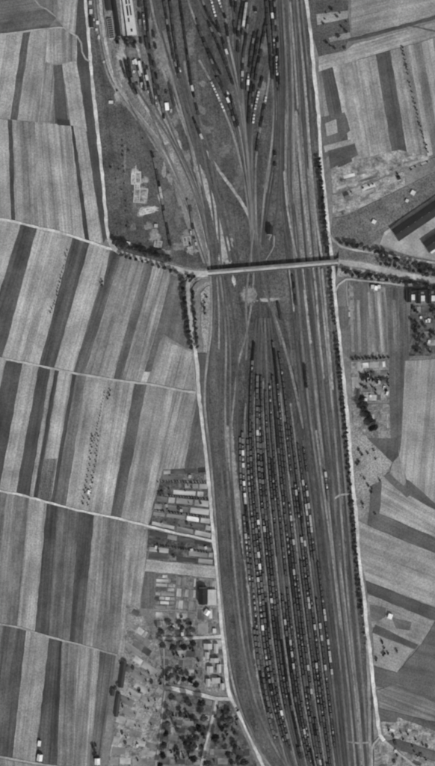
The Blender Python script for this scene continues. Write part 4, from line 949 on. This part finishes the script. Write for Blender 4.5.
# ------------------------------------------------------------------ trees
def crown_mesh(seed, mat, nl=420, flat=0.85):
    rn = random.Random(seed); vs, fs = [], []
    lobes = [((0,0,0.1), 0.72)]
    for i in range(7):
        a = 2*math.pi*i/7+rn.uniform(-.4,.4); r = rn.uniform(0.3,0.55); lobes.append(((r*math.cos(a), r*math.sin(a), rn.uniform(-.25,.35)), rn.uniform(0.36,0.52)))
    # inner twig mass: rough faceted core
    for (c, r) in lobes:
        k = len(vs); rr = r*0.72
        ring = [(math.cos(q*math.pi/3), math.sin(q*math.pi/3)) for q in range(6)]
        vs += [(c[0], c[1], c[2]+rr*flat)]+[(c[0]+rr*x*rn.uniform(.8,1.1), c[1]+rr*y*rn.uniform(.8,1.1), c[2]+rr*rn.uniform(-.1,.3)) for x, y in ring]+[(c[0], c[1], c[2]-rr*flat)]
        fs += [(k, k+1+q, k+1+(q+1) % 6) for q in range(6)]+[(k+7, k+1+(q+1) % 6, k+1+q) for q in range(6)]
    for i in range(nl):
        c, r = rn.choice(lobes)
        d = Vector((rn.gauss(0,1), rn.gauss(0,1), rn.gauss(0.25,1))).normalized()
        p = Vector(c)+d*r*rn.uniform(0.72,1.08); p.z *= flat
        nrm = (d+Vector((rn.gauss(0,.6), rn.gauss(0,.6), rn.gauss(0,.6)))).normalized()
        t = nrm.orthogonal().normalized(); bt = nrm.cross(t); ro = rn.uniform(0,6.28)
        t, bt = t*math.cos(ro)+bt*math.sin(ro), bt*math.cos(ro)-t*math.sin(ro)
        s = rn.uniform(0.07,0.15); k = len(vs)
        vs += [tuple(p+t*s), tuple(p+bt*s*0.7+nrm*s*0.2), tuple(p-t*s), tuple(p-bt*s*0.7+nrm*s*0.2)]; fs.append((k,k+1,k+2,k+3))
    return mkmesh('crown', vs, fs, [mat])
CROWN = [crown_mesh(i, M_LEAF if i < 5 else M_LEAF2 if i < 7 else M_LEAF3) for i in range(10)]
def trunk_mesh():
    vs, fs = [], []
    lv = [(0,0.085),(0.25,0.06),(0.6,0.045),(1.1,0.02)]
    for z, r in lv:
        for q in range(7): a = 2*math.pi*q/7; vs.append((r*math.cos(a), r*math.sin(a), z))
    for i in range(3):
        for q in range(7): k = i*7; fs.append((k+q, k+(q+1)%7, k+7+(q+1)%7, k+7+q))
    for b in range(5):
        a = 2*math.pi*b/5; k = len(vs); d = (math.cos(a), math.sin(a)); z0 = 0.45+0.08*b
        n = (-d[1], d[0])
        vs += [(n[0]*.025, n[1]*.025, z0), (-n[0]*.025, -n[1]*.025, z0), (0,0,z0+.06), (d[0]*.5, d[1]*.5, z0+.42)]
        fs += [(k,k+1,k+3),(k+1,k+2,k+3),(k+2,k,k+3)]
    return mkmesh('trunk', vs, fs, [M_BARK])
TRUNK = trunk_mesh()
rt = random.Random(5)
SPEC = []
def tree(p, dia, label, group, z=0.6, hgt=1.25, pale=False, name='tree'):
    if -4 < p[0] < 439 and -4 < p[1] < 770:
        SPEC.append((dia, p, label, group, z, hgt, pale, name, rt.choice(CROWN[7:] if pale else CROWN[:7]), rt.uniform(0,6.28), rt.uniform(.78,1.22), rt.uniform(.8,1.2)))
def plant_all():
    seen = {}; mv, mf, mm = [], [], []
    for (dia, p, label, group, z, hgt, pale, name, cm, rz, sy, sz) in sorted(SPEC, key=lambda t: -t[0]):
        x, y, _ = W(p); R = dia*S/2; H = R*hgt
        seen[name] = seen.get(name, 0)+1
        if seen[name] <= 298:
            e = empty(name, (x, y, z)); tag(e, label, name, group)
            t = link('trunk', TRUNK, e); t.scale = (R, R, H)
            c = link('crown', cm, e, (0,0,H+R*0.35), rz); c.scale = (R*1.08/sy, R*1.08*sy, R*sz)
        else:
            k = len(mv); c, s_ = math.cos(rz), math.sin(rz)
            for v in cm.vertices:
                a, b, d = v.co[0]*R*1.08, v.co[1]*R*1.08*sy, v.co[2]*R*sz
                mv.append((x+a*c-b*s_, y+a*s_+b*c, z+H+R*0.35+d))
            for f in cm.polygons: mf.append(tuple(q+k for q in f.vertices)); mm.append(1 if pale else 0)
    if mv: tag(link('undergrowth', mkmesh('undergrowth', mv, mf, [M_LEAF, M_LEAF3], mm)), 'smallest dark bushes scattered through gardens, hedges and waste ground', 'bushes', None, 'stuff')
def row(pts, spacing, dia, lab, group, z=0.6, jit=0.5, skip=0.0, hgt=1.25, name='tree', pale=False):
    Q = dens(pts, 0.4); d = 0; nxt = 0; n = 0
    for a, b in zip(Q, Q[1:]):
        if d >= nxt:
            nxt = d+spacing*rt.uniform(.85,1.2)
            if rt.random() >= skip:
                n += 1; zz = a[2] if len(a) > 2 else z
                tree((a[0]+rt.uniform(-jit,jit), a[1]+rt.uniform(-jit,jit)), dia*rt.uniform(.78,1.2), lab % ordw(n), group, zz, hgt, pale, name)
        d += math.hypot(b[0]-a[0], b[1]-a[1])
row([(114,241.5),(135,249),(158,256),(170,260.5)], 3.9, 6.2, 'dark tree, %s from the west in the thick row north of the bridge road', 'roadside trees west of the bridge', jit=0.9)
row([(117,245.5),(140,252.5),(160,258.5)], 5.5, 4.6, 'lower dark tree, %s from the west in the second row north of the bridge road', 'roadside trees west of the bridge', jit=0.9)
row([(121,255.5),(140,261),(162,267),(179,273.5)], 5.2, 4.6, 'small dark tree, %s from the west in the row south of the bridge road', 'roadside trees west of the bridge')
for i, p in enumerate([(188.5,276.5),(192,278.5),(190.2,281),(194.2,277.2)]):
    tree(p, 4.2, 'dark tree, %s of the clump on the triangle junction island, counted from the west' % ordw([0,2,1,3][i]+1), 'trees on the junction island', 5.0)
row([(182,279),(184,300),(188,325),(191,348)], 4.7, 5.6, 'dark tree, %s from the bridge in the western avenue row', 'avenue trees', jit=0.4)
row([(193,293),(194,310),(196,330),(197.5,350)], 4.9, 4.6, 'dark tree, %s from the bridge in the eastern avenue row', 'avenue trees', jit=0.4)
row([(206,297),(204,308),(206,318)], 5, 3.6, 'small bush like tree, %s from the bridge on the sandy plot', 'trees on the sandy plot')
row([(318.5,160),(321.5,190),(323.5,213),(326,234),(328,256)], 3.3, 4.4, 'dark tree, %s from the top in the row along the white road, above bridge', 'white road trees above the bridge', jit=0.3, hgt=1.9)
row([(330,271),(331.3,300),(335.8,332),(338.8,361),(341.8,392),(344.8,423),(347.8,460),(350.8,493),(353.3,519),(355.8,556),(358.6,582),(361.2,612)], 3.9, 3.8, 'dark tree, %s below the bridge in the row along the white road', 'white road trees below the bridge', jit=0.5, skip=0.06, hgt=1.8)
row([(320.3,166),(323,190),(325,213),(327.5,234),(329,252)], 8.5, 2.6, 'pale bush, %s from the top at the white road edge, above bridge', 'pale bushes at the white road edge', name='shrub', hgt=1.2, pale=True)
row([(331.5,275),(333,300),(337,332),(340,361),(343,392),(346,423),(349,460),(352,493),(354.5,519),(357,556),(360,582),(363,620),(366,648)], 9.5, 2.6, 'pale bush, %s below the bridge at the white road edge', 'pale bushes at the white road edge', name='shrub', hgt=1.2, pale=True)
row([(341,242.5),(352,245.5),(366,249.5),(378,251.5),(392,256)], 5.5, 5.6, 'dark tree, %s from the west along the curving lane above the embankment', 'trees above the embankment', jit=0.8)
row([(380,257,3.5),(400,262,2.5),(435,270,1.2),(470,278,1)], 4.8, 5.0, 'embankment tree, %s from the west in the uppermost row', 'embankment trees', jit=1.2)
row([(380,264,4.5),(400,268,4),(435,276,2),(470,284,1)], 4.8, 5.0, 'embankment tree, %s from the west in the row above the ramp road', 'embankment trees', jit=1.0)
row([(342,270.5,4.5),(360,274.5,3.5),(380,278,3),(400,281,2),(435,287,1),(470,294,1)], 4.0, 5.4, 'embankment tree, %s from the west in the dark row below the ramp road', 'embankment trees', jit=1.0)
row([(352,276,1.5),(380,280,1.2),(420,285.5,1)], 6.5, 4.4, 'low embankment tree, %s from the west just above the foot lane', 'embankment trees', jit=0.8)
row([(402,47),(410,85),(418,118),(428,154)], 3.6, 2.4, 'small tree, %s from the top in the dotted line between eastern fields', 'dotted tree line between eastern fields', skip=0.1, jit=0.6)
row([(105.5,388),(99,418),(93,446)], 2.6, 1.25, 'small shrub, %s from the top in the thin orchard hedge', 'orchard hedge shrubs', name='shrub', hgt=0.7)
row([(110,390),(107.5,402)], 4, 2.4, 'lone orchard tree, %s from the top right of the thin hedge', 'orchard trees')
row([(92.5,436),(91,455),(87,480),(82.5,505)], 5.0, 2.2, 'small orchard tree, %s from the top in the western column', 'orchard trees', jit=0.3)
row([(98,436),(96.5,455),(92.5,480),(88,505)], 5.0, 2.2, 'small orchard tree, %s from the top in the eastern column', 'orchard trees', jit=0.3)
row([(66.5,250),(62,272),(56,296),(50,314)], 2.9, 1.7, 'small shrub, %s from the top in the broken line below curved lane', 'shrubs in the field below the curved lane', name='shrub', hgt=0.8, jit=0.8, skip=0.2)
row([(102.5,281),(101,288)], 4, 3, 'dark field tree, %s from the top at the thin pale notch', 'trees at the pale notch')
row([(352,191),(375,183),(398,174.5),(420,165.5),(433,160)], 6, 2.2, 'dark shrub, %s from the west along the slanting garden path', 'shrubs along the slanting path', name='shrub', hgt=0.7, jit=1.0, skip=0.25)
row([(122,140),(124,180),(127.5,232)], 5, 2.0, 'dark shrub, %s from the top in the thin line left of the sandy ground', 'shrubs in the station grass line', name='shrub', hgt=0.8, jit=0.8, skip=0.3)
for i, (x, y, d) in enumerate([(126,42,6),(131,41,7),(135,43,5),(128,46.5,5),(134,47,5.5),(117.5,43,5),(118.5,39.5,3.6)]):
    tree((x, y), d, 'dark tree, %s from the west in the clump below the goods shed' % ordw(sorted([126,131,135,128,134,117.5,118.5]).index(x)+1), 'tree clump below the goods shed')
GT = [(161,630,7),(171,627,7),(182,627,6.5),(192,628,7.5),(163,643.5,7.5),(173,645.5,8),(183.5,645.5,8),(193,642,7),(172,674,6),(178,677,6),(184,678,6),(190,679,6.5),(196,683,7),(168,677,6),
      (172,695,8),(187,698.5,8),(201.5,701.5,8.5),(168,711,7),(167,722,7),(166,732,6.5),(164,743,7.5),(163,753.5,7),(160,763,6.5),(204,716,8),(198.6,726,8),(196,736,7),(193,746,7.5),(193,756.5,8.5),(229,718,10),(226,724,6),(215,736,9),(217,742,6),(235,745,6),(244,760,8),(207,761,8),(222,727,6),(231,760,6),(228,752,6),(238,756,6),(180,713,5),(185,742,5),(178,752,5),(177,728,5)]
gs = sorted(GT, key=lambda g: g[1])
for g in GT: tree((g[0], g[1]), g[2]*1.12, 'dark round garden tree, %s from the north in the estate gardens at lower left' % ordw(gs.index(g)+1), 'estate garden trees')
def scatter(n, poly_box, d0, d1, lab, group, name='shrub', pale=False, hgt=0.8):
    L = sorted([(rt.uniform(poly_box[0],poly_box[2]), rt.uniform(poly_box[1],poly_box[3])) for _ in range(n)], key=lambda p: p[1])
    for i, p in enumerate(L): tree(p, rt.uniform(d0,d1), lab % ordw(i+1), group, 0.6, hgt, pale, name)
scatter(34, (168,704,205,764), 2.0, 4.4, 'small garden shrub, %s from the north between the two footpaths', 'shrubs between the footpaths')
scatter(20, (214,706,240,764), 2.0, 4.6, 'small garden shrub, %s from the north in the bottom garden triangle', 'shrubs in the garden triangle')
scatter(20, (160,648,200,686), 1.6, 3.8, 'small garden shrub, %s from the north below the estate street', 'shrubs below the estate street')
scatter(28, (118,660,158,764), 1.5, 2.6, 'small dark shrub, %s from the north in the bottom left allotments', 'shrubs in the bottom left allotments')
scatter(12, (158,472,206,534), 1.4, 2.4, 'small dark shrub, %s from the north in the allotments above third lane', 'shrubs in the upper allotments')
scatter(20, (360,364,389,402), 2.0, 4.4, 'dark shrub, %s from the north in the hedged garden plot', 'shrubs in the hedged garden plot')
scatter(26, (411,307,436,354), 2.8, 6, 'garden tree, %s from the north below the dark roofed row', 'garden trees below the dark roofed row', 'tree', False, 1.1)
scatter(9, (375,640,402,664), 1.8, 3.4, 'dark shrub, %s from the north on the bush dotted plot', 'shrubs on the dotted plot')
scatter(18, (356,446,380,515), 1.6, 3.6, 'dark shrub, %s from the north on the pale waste ground', 'shrubs on the waste ground')
scatter(12, (386,722,432,762), 1.6, 3.2, 'dark shrub, %s from the north in the bottom right gardens', 'shrubs in the bottom right gardens')
scatter(14, (320,4,347,50), 2, 4.2, 'dark scrub bush, %s from the north in the top scrub meadow', 'bushes in the scrub meadow')
scatter(14, (110,60,150,230), 1.2, 2.6, 'dark bush, %s from the north in the station grass', 'bushes in the station grass')
scatter(5, (92,744,99,764), 3, 4.5, 'dark bush, %s from the north beside the white shed at the bottom', 'bushes by the bottom white shed')
for i, p in enumerate([(360,405),(363,409),(366,413),(364,404),(369,418),(372,422),(367,420),(374,427),(371,428),(361,398)]):
    tree(p, 8, 'dark tree, %s from the north in the curved clump beside the white road' % ordw(sorted([405,409,413,404,418,422,420,427,428,398]).index(p[1])+1), 'curved tree clump by the white road')
row([(353,359),(372,358.5),(391,357.5)], 3.2, 3.2, 'dark hedge shrub, %s from the west along the top of the garden plot', 'hedge above the eastern garden plot', name='shrub', hgt=0.8)
row([(362,379),(376,380),(389,379)], 3.4, 3.4, 'dark hedge shrub, %s from the west across the eastern garden plot', 'hedge across the eastern garden plot', name='shrub', hgt=0.8)
for y0, y1, nm in ((481.5,482.5,'first'),(494.5,499.5,'second'),(510.5,517.5,'third'),(545.2,552.4,'fourth')):
    row([(158,y0),(208,y1)], 2.6, 2.0, 'dark hedge shrub, %s from the west'+' in the '+nm+' allotment hedge', 'allotment hedges', name='shrub', hgt=0.7, jit=0.25, skip=0.1)

plant_all()
